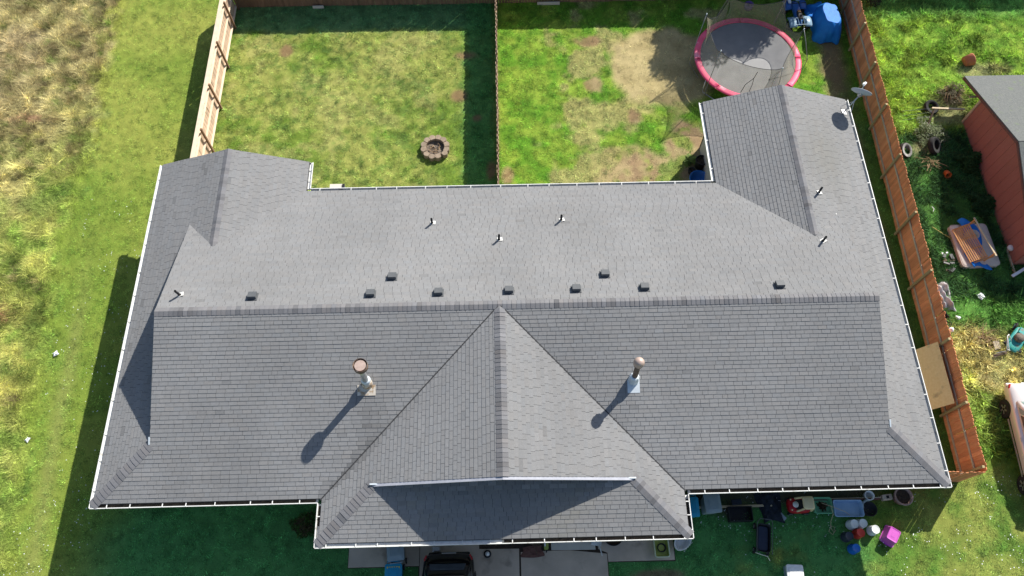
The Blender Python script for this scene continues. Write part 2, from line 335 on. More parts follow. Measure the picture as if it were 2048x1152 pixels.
    nc = lerp(np.array((.08, .135, .014)), np.array((.170, .215, .028)), sst(.35, .62, .55 * n2 + .45 * fbm(x, y, .45, 66)))
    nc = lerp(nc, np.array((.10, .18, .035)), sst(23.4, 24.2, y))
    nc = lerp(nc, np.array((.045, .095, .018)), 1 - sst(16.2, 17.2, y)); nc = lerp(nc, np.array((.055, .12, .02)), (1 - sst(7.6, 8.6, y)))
    k = blob(x, y, 33.2, 5.3, 1.9, 1.9, 61, .4, .5); nc = lerp(nc, lerp(np.array((.30, .225, .10)), np.array((.21, .19, .05)), n2), k * .9)
    k = blob(x, y, 32.4, 3.2, .8, 2.2, 62, .5, .5); nc = lerp(nc, np.array((.17, .21, .04)), k * .8)
    k = np.maximum(blob(x, y, 35.3, 17.9, 1.2, .9, 63, .5, .5), blob(x, y, 33.6, 15.6, .8, .9, 64, .5, .5)); k = np.maximum(k, blob(x, y, 37.6, 20.3, 1.5, .5, 65, .5, .4)); nc = lerp(nc, np.array((.20, .16, .08)), k * .7)
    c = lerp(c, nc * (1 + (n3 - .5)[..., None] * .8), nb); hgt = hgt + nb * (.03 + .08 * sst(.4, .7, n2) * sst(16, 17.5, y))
    # front lawns
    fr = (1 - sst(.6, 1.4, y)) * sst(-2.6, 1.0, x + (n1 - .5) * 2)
    fcx = lerp(lerp(np.array((.072, .200, .055)), np.array((.085, .155, .022)), sst(25.5, 28, x)), np.array((.20, .215, .045)), sst(.38, .66, .5 * n1 + .5 * n2 - .22 * (1 - sst(25.0, 27.5, x)))) * (1 + (n3 - .5)[..., None] * .6)  # first green is a painted shade tone for grass in the house shadow
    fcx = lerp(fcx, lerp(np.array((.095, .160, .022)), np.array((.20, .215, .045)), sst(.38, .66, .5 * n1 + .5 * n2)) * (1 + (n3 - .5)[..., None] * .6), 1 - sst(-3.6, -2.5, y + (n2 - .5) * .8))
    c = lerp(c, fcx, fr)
    k = blob(x, y, 19.2, -2.3, 1.1, .22, 71, .5, .4); c = lerp(c, np.array((.17, .11, .07)), k * .8 * fr); bare = np.maximum(bare, k * .5)
    k = np.maximum(blob(x, y, 24.3, .45, 4.2, .5, 72, .4, .2), blob(x, y, 22.2, -.1, .8, .5, 73, .5, .4)); c = lerp(c, np.array((.075, .055, .04)), k * .9 * fr); bare = np.maximum(bare, k * fr)
    c = c * (1 + .55 * nb + .5 * field + .18 * ry_)[..., None] * np.array((1.0, 1.06, 1.12)); c = np.clip(c, .008, .75)
    return c, np.clip(bare, 0, 1), hgt
def gz(x, y):
    fe = np.interp(y, FE_Y, FE_X); field = 1 - sst(-1, .6, x - fe)
    nb = sst(31.4, 32, x) * sst(2, 4, y)
    near = sst(-14.5, -12, x) * (1 - sst(40, 44, x)) * sst(-6, -3, y) * (1 - sst(28, 32, y))
    z = (fbm(x, y, 1.6, 81) - .5) * .05 + (fbm(x, y, .5, 82, 3) - .5) * .05 + (vnoise(x, y, .24, 86) - .5) * .035
    z = z + field * ((fbm(x, y, 1.3, 83) - .5) * .30 + (fbm(x, y, .5, 84, 3) - .5) * .12) + nb * (fbm(x, y, .6, 85, 3) - .5) * .10
    pad = np.maximum(1 - sst(0, .8, np.maximum(np.maximum(7.9 - x, x - 20.2), np.maximum(-9 - y, y + .4))), 0)
    return (z * (1 - pad) - pad * .03) * near
def color_mesh(me, cols):
    a = me.color_attributes.new('Col', 'FLOAT_COLOR', 'POINT'); b = np.ones((len(cols), 4), np.float32); b[:, :3] = cols; a.data.foreach_set('color', b.ravel())
def np_mesh(name, V, F, mat, cols=None, k=3):
    me = bpy.data.meshes.new(name); nv = len(V); nf = len(F)
    me.vertices.add(nv); me.vertices.foreach_set('co', np.asarray(V, np.float32).ravel())
    me.loops.add(nf * k); me.loops.foreach_set('vertex_index', np.asarray(F, np.int32).ravel())
    me.polygons.add(nf); me.polygons.foreach_set('loop_start', np.arange(0, nf * k, k, dtype=np.int32)); me.polygons.foreach_set('loop_total', np.full(nf, k, np.int32))
    me.update(calc_edges=True); me.materials.append(mat)
    if cols is not None: color_mesh(me, cols)
    return me
gx = np.concatenate([[-900, -500, -250, -120, -60, -35, -24, -18], np.arange(-14, 42.01, .115), [45, 52, 62, 80, 120, 200, 350, 900]])
gy = np.concatenate([[-900, -500, -250, -120, -60, -30, -16, -9], np.arange(-5.5, 29.01, .11), [32, 38, 48, 70, 110, 200, 400, 900]])
X, Y = np.meshgrid(gx, gy); c, bare, hg = cover(X, Y); Z = gz(X, Y)
nx, ny = len(gx), len(gy); I = np.arange(nx * ny).reshape(ny, nx)
F = np.stack([I[:-1, :-1], I[:-1, 1:], I[1:, 1:], I[1:, :-1]], -1).reshape(-1, 4)
tur = (1 + .0 * (1 - bare))[..., None]
me = np_mesh('ground', np.stack([X, Y, Z], -1).reshape(-1, 3), F, M_GROUND, (c * tur).reshape(-1, 3), 4)
me.polygons.foreach_set('use_smooth', [True] * len(me.polygons))
ground = bpy.data.objects.new('ground', me); COL.objects.link(ground); tag(ground, kind='structure')

# ------------------------------------------------------------------ house
L_ = 29.0; D = 12.46; s = .330; h = 2.75; gr = 1.95; p0 = 7.60; p1 = 20.06; fr_ = (p0 + p1) / 2; q = 1.44; g2 = 1.93; w1 = 6.27; b1 = 1.27; w2 = 6.45; b2 = 3.97
yg = -q + g2; ypk = yg - .16; G = gr + .4; cosr = 1 / math.hypot(1, s)
house = thing('house', 'long low duplex house with grey shingle roof and white gutters', 'house')
# plane: polygon, origin of v, v-dir (upslope, plan), u-dir
planes = {
 'front_left': ([(0, 0), (p0, 0), (fr_, D / 2), (gr, D / 2), (gr, gr)], (0, 0), (0, 1)),
 'front_right': ([(p1, 0), (L_, 0), (L_ - gr, gr), (L_ - gr, D / 2), (fr_, D / 2)], (0, 0), (0, 1)),
 'porch_left': ([(p0, -q), (p0 + g2, yg), (fr_, ypk), (fr_, D / 2), (p0, 0)], (p0, 0), (1, 0)),
 'porch_right': ([(p1, -q), (p1, 0), (fr_, D / 2), (fr_, ypk), (p1 - g2, yg)], (p1, 0), (-1, 0)),
 'porch_front': ([(p0, -q), (p1, -q), (p1 - g2 - .42, yg + .42), (p0 + g2 + .42, yg + .42)], (0, -q), (0, 1)),
 'left': ([(0, 0), (G, G), (G, D - G), (w1 / 2, D - w1 / 2), (w1 / 2, D + b1), (0, D + b1)], (0, 0), (1, 0)),
 'left_wing': ([(w1 / 2, D - w1 / 2), (w1, D), (w1, D + b1), (w1 / 2, D + b1)], (w1, 0), (-1, 0)),
 'right': ([(L_, 0), (L_, D + b2), (L_ - w2 / 2, D + b2), (L_ - w2 / 2, D - w2 / 2), (L_ - G, D - G), (L_ - G, G)], (L_, 0), (-1, 0)),
 'right_wing': ([(L_ - w2 / 2, D - w2 / 2), (L_ - w2 / 2, D + b2), (L_ - w2, D + b2), (L_ - w2, D)], (L_ - w2, 0), (1, 0)),
 'back': ([(gr, D / 2), (L_ - gr, D / 2), (L_ - gr, D - gr), (L_ - w2 / 2, D - w2 / 2), (L_ - w2, D), (w1, D), (w1 / 2, D - w1 / 2), (gr, D - gr)], (0, D), (0, -1)),
}
def clip(poly, a, b, cc):   # keep a*x+b*y>=cc
    out = []
    for i in range(len(poly)):
        P = poly[i]; Q = poly[(i + 1) % len(poly)]; dp = a * P[0] + b * P[1] - cc; dq = a * Q[0] + b * Q[1] - cc
        if dp >= 0: out.append(P)
        if (dp >= 0) != (dq >= 0):
            t = dp / (dp - dq); out.append((P[0] + t * (Q[0] - P[0]), P[1] + t * (Q[1] - P[1])))
    return out
def parea(p): return .5 * sum(p[i][0] * p[(i + 1) % len(p)][1] - p[(i + 1) % len(p)][0] * p[i][1] for i in range(len(p)))
EAVE = .155; EXPO = .143 * cosr; TAB = .305
deck = MB(); tabs = []
def blotch(x, y): return float(fbm(np.array([x]), np.array([y * .6]), 1.6, 77, 3)[0])
def stain(x, y, nm):
    k = 1.0; br = 0.0
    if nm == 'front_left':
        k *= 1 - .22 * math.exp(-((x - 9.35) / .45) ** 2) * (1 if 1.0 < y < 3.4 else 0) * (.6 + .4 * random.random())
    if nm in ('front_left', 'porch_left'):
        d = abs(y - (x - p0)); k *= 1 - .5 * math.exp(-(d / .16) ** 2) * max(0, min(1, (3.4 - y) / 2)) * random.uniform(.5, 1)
    if nm == 'porch_front':
        u = abs(x - 13.6); br = .5 * math.exp(-((u - 2.6 - .6 * y) / .7) ** 2) * random.random(); k *= 1 - .12 * br
        if y > .15: k *= random.choice((1, 1, 1.12, 1.25, .95))
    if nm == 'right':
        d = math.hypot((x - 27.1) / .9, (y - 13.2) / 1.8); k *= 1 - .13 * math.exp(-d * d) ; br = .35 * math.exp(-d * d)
    if nm in ('left', 'right_wing', 'left_wing') and random.random() < .012: k *= .78
    return k, br
for nm, (poly, o, vd) in planes.items():
    ud = (-vd[1], vd[0])
    if parea(poly) < 0: poly = poly[::-1]
    V = lambda p: (p[0] - o[0]) * vd[0] + (p[1] - o[1]) * vd[1]
    U = lambda p: p[0] * ud[0] + p[1] * ud[1]
    zf = lambda x, y, V=V: h + s * V((x, y))
    full_poly = poly; poly = clip(poly, vd[0], vd[1], .14 + o[0] * vd[0] + o[1] * vd[1])
    b = len(deck.v); deck.add([(x, y, zf(x, y) - .002) for x, y in poly] + [(x, y, zf(x, y) - .09) for x, y in poly],
        [tuple(range(len(poly))), tuple(range(len(poly), 2 * len(poly)))[::-1]] + [(i, len(poly) + i, len(poly) + (i + 1) % len(poly), (i + 1) % len(poly)) for i in range(len(poly))])
    poly = full_poly
    vmax = max(V(p) for p in poly); ci = 0; v0 = EAVE - .005
    while v0 < vmax:
        v1 = v0 + EXPO
        strip = clip(clip(poly, vd[0], vd[1], v0 + o[0] * vd[0] + o[1] * vd[1]), -vd[0], -vd[1], -(v1 + o[0] * vd[0] + o[1] * vd[1]))
        if len(strip) >= 3 and abs(parea(strip)) > 1e-4:
            u0 = min(U(p) for p in strip); u1 = max(U(p) for p in strip)
            uu = math.floor(u0 / TAB) * TAB - TAB + (ci % 2) * TAB / 2 + [0, .05, -.06, .02, -.03][ci % 5] + random.uniform(-.02, .02)
            tone = random.gauss(1, .012); k = 0; shtone = 1
            wob = random.uniform(-.004, .004)
            while uu < u1:
                if k % 3 == 0: shtone = random.gauss(1, .016); shh = random.uniform(0, .003)
                wt = TAB * random.choice((1, 1, 1, 1, .62, 1.3)) if random.random() < .35 else TAB
                gp = random.uniform(.003, .006)
                t = clip(clip(strip, ud[0], ud[1], uu + gp), -ud[0], -ud[1], -(uu + wt - gp)); uu += wt; k += 1
                if len(t) < 3 or abs(parea(t)) < 4e-4: continue
                cx = sum(p[0] for p in t) / len(t); cy = sum(p[1] for p in t) / len(t)
                lift = .0115 + shh + random.uniform(-.0015, .002); vs = []
                for p in t:
                    f_ = 1 - (V(p) - v0) / EXPO; vs.append((p[0], p[1], zf(*p) + .003 + (lift - .003) * f_ + wob * .2))
                n = len(t); vb = [(p[0], p[1], zf(*p) - .001) for p in t]
                st, br = stain(cx, cy, nm)
                g_ = .192 * tone * shtone * st * random.gauss(1, .014) * (1 + .24 * (blotch(cx, cy) - .5))
                if random.random() < .006: g_ *= .86
                bl = random.gauss(0, .007)
                col = (g_ * (1.0 - bl + .06 * br), g_ * (1.0 + .01 * br), g_ * (1.0 + bl - .16 * br))
                tabs.append((vs + vb, [tuple(range(n))] + [(i, n + i, n + (i + 1) % n, (i + 1) % n) for i in range(n)], col, (Vector((cx, cy, zf(cx, cy))) - CAM).length, abs(parea(t))))
        v0 = v1; ci += 1
deck.build('roof_deck', M_DECK, house)
full = [i for i, t in enumerate(tabs) if t[4] > .034]
near = set(sorted(full, key=lambda i: tabs[i][3])[:300])
rv, rf, rc_ = [], [], []
for i, (vs, fs, col, d_, a_) in enumerate(tabs):
    if i in near:
        cx, cy, cz = np.mean(vs, 0)
        me = bpy.data.meshes.new('shingle'); me.from_pydata([(x - cx, y - cy, z - cz) for x, y, z in vs], [], fs); me.materials.append(M_SH); color_mesh(me, [col] * len(vs))
        inst('shingle', me, house, (cx, cy, cz))
    else:
        b = len(rv); rv += vs; rf += [tuple(k + b for k in f) for f in fs]; rc_ += [col] * len(vs)
me = bpy.data.meshes.new('shingle_field'); me.from_pydata(rv, [], rf); me.materials.append(M_SH); color_mesh(me, np.array(rc_))
o = bpy.data.objects.new('shingle_field', me); COL.objects.link(o); o.parent = house; tag(o, kind='stuff')
# ridge and hip caps
def zroof_main(y): return h + s * (D / 2 - abs(y - D / 2))
caps = []
def cap_run(a, b, n1, n2, expo=.15, half=.15, dirty=.5):
    """a low end, b high end; n1,n2: downslope plan directions of both sides with their fall per metre"""
    a = Vector(a); b = Vector(b); d = (b - a); Ln = d.length; d.normalize(); k = int(Ln / expo); ex = Ln / k
    for i in range(k):
        P = a + d * (i * ex); Q = a + d * ((i + 1) * ex + .012); lf = .030 + random.uniform(-.003, .004); lq = .017
        vs = []
        for T, l in ((P, lf), (Q, lq)):
            for (nx_, ny_, fall) in (n1, n2):
                e = T + Vector((nx_ * half, ny_ * half, -fall * half)); vs.append((e.x, e.y, e.z + l * .8))
            vs.append((T.x, T.y, T.z + l))
        vs += [(x, y, z - .013) for x, y, z in vs]
        fs = [(0, 2, 5, 3), (2, 1, 4, 5), (0, 6, 8, 2), (2, 8, 7, 1), (3, 5, 11, 9), (5, 4, 10, 11), (0, 3, 9, 6), (1, 7, 10, 4)]
        g_ = .158 * random.gauss(1, .06) * (1 - (.28 * random.random() if random.random() < dirty * .5 else 0)); bl = random.gauss(.012, .012)
        caps.append((vs, fs, (g_ * (1.01 - bl), g_ * .99, g_ * (1.015 + bl)), (P - CAM).length))
H = h + s * D / 2
cap_run((gr, D / 2, H), (L_ - gr, D / 2, H), (0, -1, s), (0, 1, s), .163, .165)
cap_run((fr_, ypk, H), (fr_, D / 2 - .15, H), (-1, 0, s), (1, 0, s), .15, .19, 1.0)
cap_run((w1 / 2, D + b1, h + s * w1 / 2), (w1 / 2, D - w1 / 2 - .1, h + s * w1 / 2), (-1, 0, s), (1, 0, s))
cap_run((L_ - w2 / 2, D + b2, h + s * w2 / 2), (L_ - w2 / 2, D - w2 / 2 - .1, h + s * w2 / 2), (-1, 0, s), (1, 0, s))
r2 = math.sqrt(.5)
for a, b, n1, n2 in (((.1, .1), (gr, gr), (-r2, r2, 0), (r2, -r2, 0)), ((L_ - .1, .1), (L_ - gr, gr), (r2, r2, 0), (-r2, -r2, 0)),
                     ((p0 + .1, -q + .1), (p0 + g2, yg), (-r2, r2, 0), (r2, -r2, 0)), ((p1 - .1, -q + .1), (p1 - g2, yg), (r2, r2, 0), (-r2, -r2, 0))):
    zz = lambda p, a=a: h + s * (.1 + abs(p[0] - a[0]))
    f_ = s * r2
    cap_run((*a, zz(a)), (*b, zz(b)), (n1[0], n1[1], f_), (n2[0], n2[1], f_), .15, .185, .2)
order = sorted(range(len(caps)), key=lambda i: caps[i][3])
for i in order[:290]:
    vs, fs, col, _ = caps[i]; cx, cy, cz = np.mean(vs, 0); me = bpy.data.meshes.new('ridge_cap'); me.from_pydata([(x - cx, y - cy, z - cz) for x, y, z in vs], [], fs); me.materials.append(M_SH); color_mesh(me, [col] * len(vs)); inst('ridge_cap', me, house, (cx, cy, cz))
if len(order) > 290:
    rv, rf, rc_ = [], [], []
    for i in order[290:]:
        vs, fs, col, _ = caps[i]; b = len(rv); rv += vs; rf += [tuple(k + b for k in f) for f in fs]; rc_ += [col] * len(vs)
    me = bpy.data.meshes.new('ridge_cap_run'); me.from_pydata(rv, [], rf); me.materials.append(M_SH); color_mesh(me, np.array(rc_))
    o = bpy.data.objects.new('ridge_cap_run', me); COL.objects.link(o); o.parent = house; tag(o, kind='stuff')
# valley lines (metal strips)
for a, b, zb in (((p0 + .1, .1), (fr_, D / 2), h), ((p1 - .1, .1), (fr_, D / 2), h)):
    mb = MB(); d = Vector((b[0] - a[0], b[1] - a[1])).normalized(); n = Vector((-d.y, d.x)) * .022
    za = h + s * .1 + .019; zz = H + .019
    mb.add([(a[0] - n.x, a[1] - n.y, za), (a[0] + n.x, a[1] + n.y, za), (b[0] + n.x, b[1] + n.y, zz), (b[0] - n.x, b[1] - n.y, zz)], [(0, 1, 2, 3)])
    mb.build('valley_strip', M_DECK, house)
# gutters
def gutter(a, b, out, debris=None, step=.87, name='gutter', fl=-.094, lip=.026):
    """a,b: plan ends of the eave line (outer lip); out: outward plan dir; top at h"""
    a = Vector(a); b = Vector(b); d = b - a; Ln = d.length; d.normalize(); o_ = Vector(out); gw = .175; th = .006
    prof = [(0, .03), (.0, -.045), (-.022, -.10), (-gw, -.10), (-gw, .0), (-gw + th, .0), (-gw + th, fl), (-max(.03, lip), fl), (-lip + .002, min(.0, fl + .05)), (-lip, .03)]
    mb = MB(); n = len(prof); vs = []
    for P in (a, b):
        for (x, z) in prof: vs.append((P.x + o_.x * x, P.y + o_.y * x, h + z - .005))
    fs = [(i, (i + 1) % n, n + (i + 1) % n, n + i) for i in range(n)] + [tuple(range(n)), tuple(range(n, 2 * n))[::-1]]
    g = mb.add(vs, fs).build(name, M_WHITE, house)
    k = max(2, int(Ln / step))
    for i in range(k):
        t = (i + .5 + random.uniform(-.16, .16)) / k * Ln; P = a + d * t
        MB().bar((P.x + o_.x * -.002, P.y + o_.y * -.002, h + .030), (P.x - o_.x * .17, P.y - o_.y * .17, h + .022), .030, .012).build('gutter_bracket', M_WHITE, g)
    if debris:
        P = a + d * debris[0] * Ln; Q = a + d * debris[1] * Ln; mb = MB(); nn = 60; vs = []; fs = []
        for i in range(nn + 1):
            T = P + (Q - P) * (i / nn)
            for w_ in (-.028, -.09, -.165): vs.append((T.x + o_.x * w_, T.y + o_.y * w_, h - .085 + random.uniform(0, .03)))
        for i in range(nn):
            for j in range(2): fs.append((i * 3 + j, i * 3 + j + 1, i * 3 + j + 4, i * 3 + j + 3))
        mb.add(vs, fs).build('gutter_debris', M_DEBRIS, g)
    # fascia board
    mb = MB(); i_ = -.187
    mb.bar((a.x + o_.x * i_, a.y + o_.y * i_, h - .10), (b.x + o_.x * i_, b.y + o_.y * i_, h - .10), .02, .17).build('fascia_board', M_WHITE, house)
gutter((0, 0), (p0, 0), (0, -1), (.01, .99)); gutter((p1, 0), (L_, 0), (0, -1), (.01, .99))
gutter((p0, 0), (p0, -q), (-1, 0), (.05, .5)); gutter((p1, -q), (p1, 0), (1, 0), (.1, .9), .45)
gutter((p0, -q), (13.75, -q), (0, -1), None, fl=-.03); gutter((13.752, -q), (p1, -q), (0, -1), (.01, .99)); gutter((0, D + b1), (0, 0), (-1, 0), None, 1.0, fl=-.02, lip=.03)
gutter((L_, 0), (L_, D + b2), (1, 0), None, fl=-.07); gutter((w1, D), (w1, D + b1), (1, 0), None, fl=-.03)
gutter((L_ - w2, D), (w1, D), (0, 1), None, 1.0, fl=-.07); gutter((L_ - w2, D + b2), (L_ - w2, D), (-1, 0), None, 1.1, fl=-.02)
# walls
def walls(name, pts, z1):
    mb = MB(); n = len(pts)
    for i in range(n):
        a = pts[i]; b = pts[(i + 1) % n]; mb.add([(a[0], a[1], 0), (b[0], b[1], 0), (b[0], b[1], z1), (a[0], a[1], z1)], [(0, 1, 2, 3)])
    return mb.build(name, M_SIDING, house, solid=.1)
E_ = .6
walls('wall', [(E_, E_), (p0 + E_, E_), (p0 + E_, -q + E_ + .2), (p1 - E_, -q + E_ + .2), (p1 - E_, E_), (L_ - E_, E_), (L_ - E_, D + b2 - .35), (L_ - w2 + E_, D + b2 - .35), (L_ - w2 + E_, D - E_), (w1 - E_, D - E_), (w1 - E_, D + b1 - .35), (E_, D + b1 - .35)], h - .06)
def gable(name, pts): MB().add(pts, [tuple(range(len(pts)))]).build(name, M_SIDING, house, solid=.05)
yw = yg + .4; zk = h + s * (yw + q) - .02
gable('gable_wall', [(p0 + g2 + .4, yw, zk), (p1 - g2 - .4, yw, zk), (fr_, yw, H - .09)])
for X_ in (G - .02, L_ - G + .02): gable('gable_wall', [(X_, G, h + s * G - .02), (X_, D - G, h + s * G - .02), (X_, D / 2, H - .09)])
gable('gable_wall', [(E_, D + b1 - .35, h - .06), (w1 - E_, D + b1 - .35, h - .06), (w1 - E_, D + b1 - .35, h + s * E_ - .1), (w1 / 2, D + b1 - .35, h + s * w1 / 2 - .09), (E_, D + b1 - .35, h + s * E_ - .1)])
gable('gable_wall', [(L_ - w2 + E_, D + b2 - .35, h - .06), (L_ - E_, D + b2 - .35, h - .06), (L_ - E_, D + b2 - .35, h + s * E_ - .1), (L_ - w2 / 2, D + b2 - .35, h + s * w2 / 2 - .09), (L_ - w2 + E_, D + b2 - .35, h + s * E_ - .1)])
# barge boards
def barge(a, b, off, mat=None): 
    MB().bar((a[0] + off[0], a[1] + off[1], a[2] - (.085 if mat is None else .03)), (b[0] + off[0], b[1] + off[1], b[2] - (.085 if mat is None else .03)), .022 if mat is None else .095, .15 if mat is None else .05).build('barge_board', mat or M_BARGE, house)
zc = h + s * g2
barge((p0 + g2 - .1, yg, zc - .03), (fr_ + .01, ypk, H), (0, -.05), M_TRIM); barge((fr_ - .01, ypk, H), (p1 - g2 + .1, yg, zc - .03), (0, -.05), M_TRIM)
for X_, o_ in ((gr, .03), (L_ - gr, -.03)):
    barge((X_, gr + .12, h + s * gr + .04), (X_, D / 2, H), (o_, 0)); barge((X_, D / 2, H), (X_, D - gr - .12, h + s * gr + .04), (o_, 0))
for xa, xb, yy in ((0, w1, D + b1), (L_ - w2, L_, D + b2)):
    xm = (xa + xb) / 2; zz = h + s * (xb - xa) / 2
    barge((xa + .1, yy, h + .03), (xm, yy, zz), (0, -.03)); barge((xm, yy, zz), (xb - .1, yy, h + .03), (0, -.03))
# end flashing tips on the dutch gables
for X_, Y_ in ((gr - .02, gr + .13), (L_ - gr + .02, gr + .13)):
    MB().box((X_, Y_, h + s * gr + .05), (.05, .26, .03), 0, .33).build('gable_flashing', M_FLASH, house)
for X_ in (p0 + g2 + .05, p1 - g2 - .05):
    MB().box((X_, yg - .03, h + s * g2 + .035), (.30, .05, .03)).build('gable_flashing', M_FLASH, house)
# box vents on the back slope
vb = MB().box((0, 0, .008), (.36, .34, .012)); vh = MB()
vh.box((0, .0, .075), (.29, .25, .13), 0, 0, 0, .97)
v_base = vb.mesh('vent_flange', M_BLACKM); v_hood = vh.mesh('vent_hood', M_BLACKM)
tl = math.atan(s)
for x, y in ((5.2, 6.80), (9.32, 6.80), (10.01, 7.57), (11.7, 6.80), (14.17, 6.82), (16.54, 6.83), (17.63, 7.49), (18.95, 6.83), (23.73, 6.81)):
    r_ = bpy.data.objects.new('roof_vent', v_base); COL.objects.link(r_); r_.parent = house
    r_.location = (x, y, h + s * (D - y) + .016); r_.rotation_euler = (-tl, 0, random.uniform(-.02, .02))
    inst('vent_hood', v_hood, r_, (0, 0, 0))
# plumbing vent pipes
pf = MB().box((0, 0, .006), (.20, .19, .01)); pc = MB().lathe([(.065, .01), (.05, .06), (.045, .06)], 14)
pf.v += []; m_pf = pf.mesh('pipe_flashing', M_WHITE); m_pc = pc.mesh('pipe_boot', M_BLACK, True)
pp = MB().lathe([(.043, -.05), (.043, .36), (.034, .36), (.034, .2)], 14, cap=False); m_pp = pp.mesh('vent_pipe', M_BLACK, True)
for i, (x, y, rot, nm) in enumerate(((11.29, 10.3, 0, 'b'), (13.85, 9.34, 0, 'b'), (16.26, 10.32, 0, 'b'), (2.62, 6.95, 0, 'b'), (26.37, 11.23, 0, 'r'), (25.95, 8.92, 0, 'b'))):
    z = h + s * (D - y) if nm == 'b' else h + s * (L_ - x)
    r_ = bpy.data.objects.new('vent_pipe', m_pp); COL.objects.link(r_); r_.parent = house; r_.location = (x, y, z + .01)
    r_.rotation_euler = (random.uniform(-.04, .04), -.10 if x < 5 else random.uniform(-.03, .03), 0)
    fl = inst('pipe_flashing', m_pf, r_, (0.03, 0.02, .01), (-tl, 0, .1 * i) if nm == 'b' else (0, tl, .3)); inst('pipe_boot', m_pc, r_, (0, 0, .0))
MB().box((26.97, 10.34, h + s * (L_ - 26.97) + .025), (.05, .10, .015), .4, 0, tl).build('bent_flashing', M_WHITE, house)
# chimney flues
z1c = h + s * 3.66
fl1 = MB(); fl1.lathe([(.19, -.05), (.17, .34), (.12, .40), (.12, .40)], 20, (9.27, 3.72, z1c)); ch1 = fl1.build('chimney', M_FLASHT, house, True)
MB().box((9.24, 3.52, z1c - .02), (.62, .36, .012), 0, tl).build('chimney_flashing', M_FLASHT, ch1)
MB().tube([(9.27, 3.72, z1c + .3), (9.28, 3.82, z1c + 1.50)], .105, 16).build('chimney_pipe', M_GALV, ch1, True)
MB().lathe([(.15, .36), (.17, .38), (.11, .47)], 20, (9.275, 3.74, z1c)).build('storm_collar', M_FLASH, ch1, True)
MB().lathe([(.20, 1.36), (.24, 1.40), (.24, 1.60), (.235, 1.60), (.225, 1.42), (.19, 1.40)], 24, (9.285, 3.85, z1c), cap=False).build('cap_band', M_RUST, ch1, True)
MB().lathe([(.02, 1.44), (.185, 1.46), (.19, 1.56), (.185, 1.575), (.02, 1.578)], 24, (9.285, 3.845, z1c)).build('cap_disc', M_RUSTC, ch1, False)
z2c = h + s * 3.55
ch2 = MB().lathe([(.20, -.06), (.185, .20), (.16, .40), (.12, .44)], 8, (18.355, 3.66, z2c)).build('chimney', M_FLASH, house, False)
MB().box((18.355, 3.46, z2c - .02), (.42, .46, .012), 0, tl).build('chimney_flashing', M_FLASH, ch2)
MB().tube([(18.355, 3.66, z2c + .3), (18.36, 3.80, z2c + 1.38)], .095, 16).build('chimney_pipe', M_RUST, ch2, True)
MB().lathe([(.13, 1.22), (.17, 1.24), (.17, 1.33), (.185, 1.36), (.18, 1.42), (.15, 1.50), (.09, 1.55), (.02, 1.565)], 24, (18.36, 3.81, z2c)).build('cap_dome', M_RUSTC, ch2, True)
MB().lathe([(.145, 1.16), (.150, 1.22)], 20, (18.36, 3.795, z2c)).build('cap_screen', M_BLACK, ch2, True)

# ------------------------------------------------------------------ driveway and walk
drive = MB().prism([(10.73, -60), (17.52, -60), (17.52, -1.84), (19.95, -1.86), (19.95, -.6), (8.2, -.6), (8.2, -1.82), (10.73, -1.82)], -.06, .004).build('driveway', M_DIRTP); tag(drive, kind='structure')
def slab(poly, mat=M_CONC, z=.03):
    MB().prism(poly, .0, z).build('concrete_slab', mat, drive, bevel=.006)
slab([(8.22, -1.80), (10.75, -1.80), (10.75, -.6), (8.22, -.6)], M_CONC, .035)
slab([(10.77, -5), (14.30, -5), (14.34, -1.30), (12.9, -1.28), (12.9, -.6), (10.77, -.6)], M_CONC, .028)
slab([(14.38, -5), (17.48, -5), (17.5, -1.55), (16.2, -1.40), (15.4, -1.40), (14.40, -1.42)], M_CONC, .03)
slab([(15.5, -1.38), (17.1, -1.40), (17.05, -.6), (15.5, -.6)], M_CONCL, .045)
slab([(17.53, -1.82), (19.92, -1.82), (19.92, -.6), (17.15, -.6), (17.2, -1.38), (17.52, -1.52)], M_CONC, .033)
slab([(10.77, -12), (14.30, -12), (14.30, -5.02), (10.77, -5.02)]); slab([(14.38, -12), (17.48, -12), (17.48, -5.02), (14.38, -5.02)])

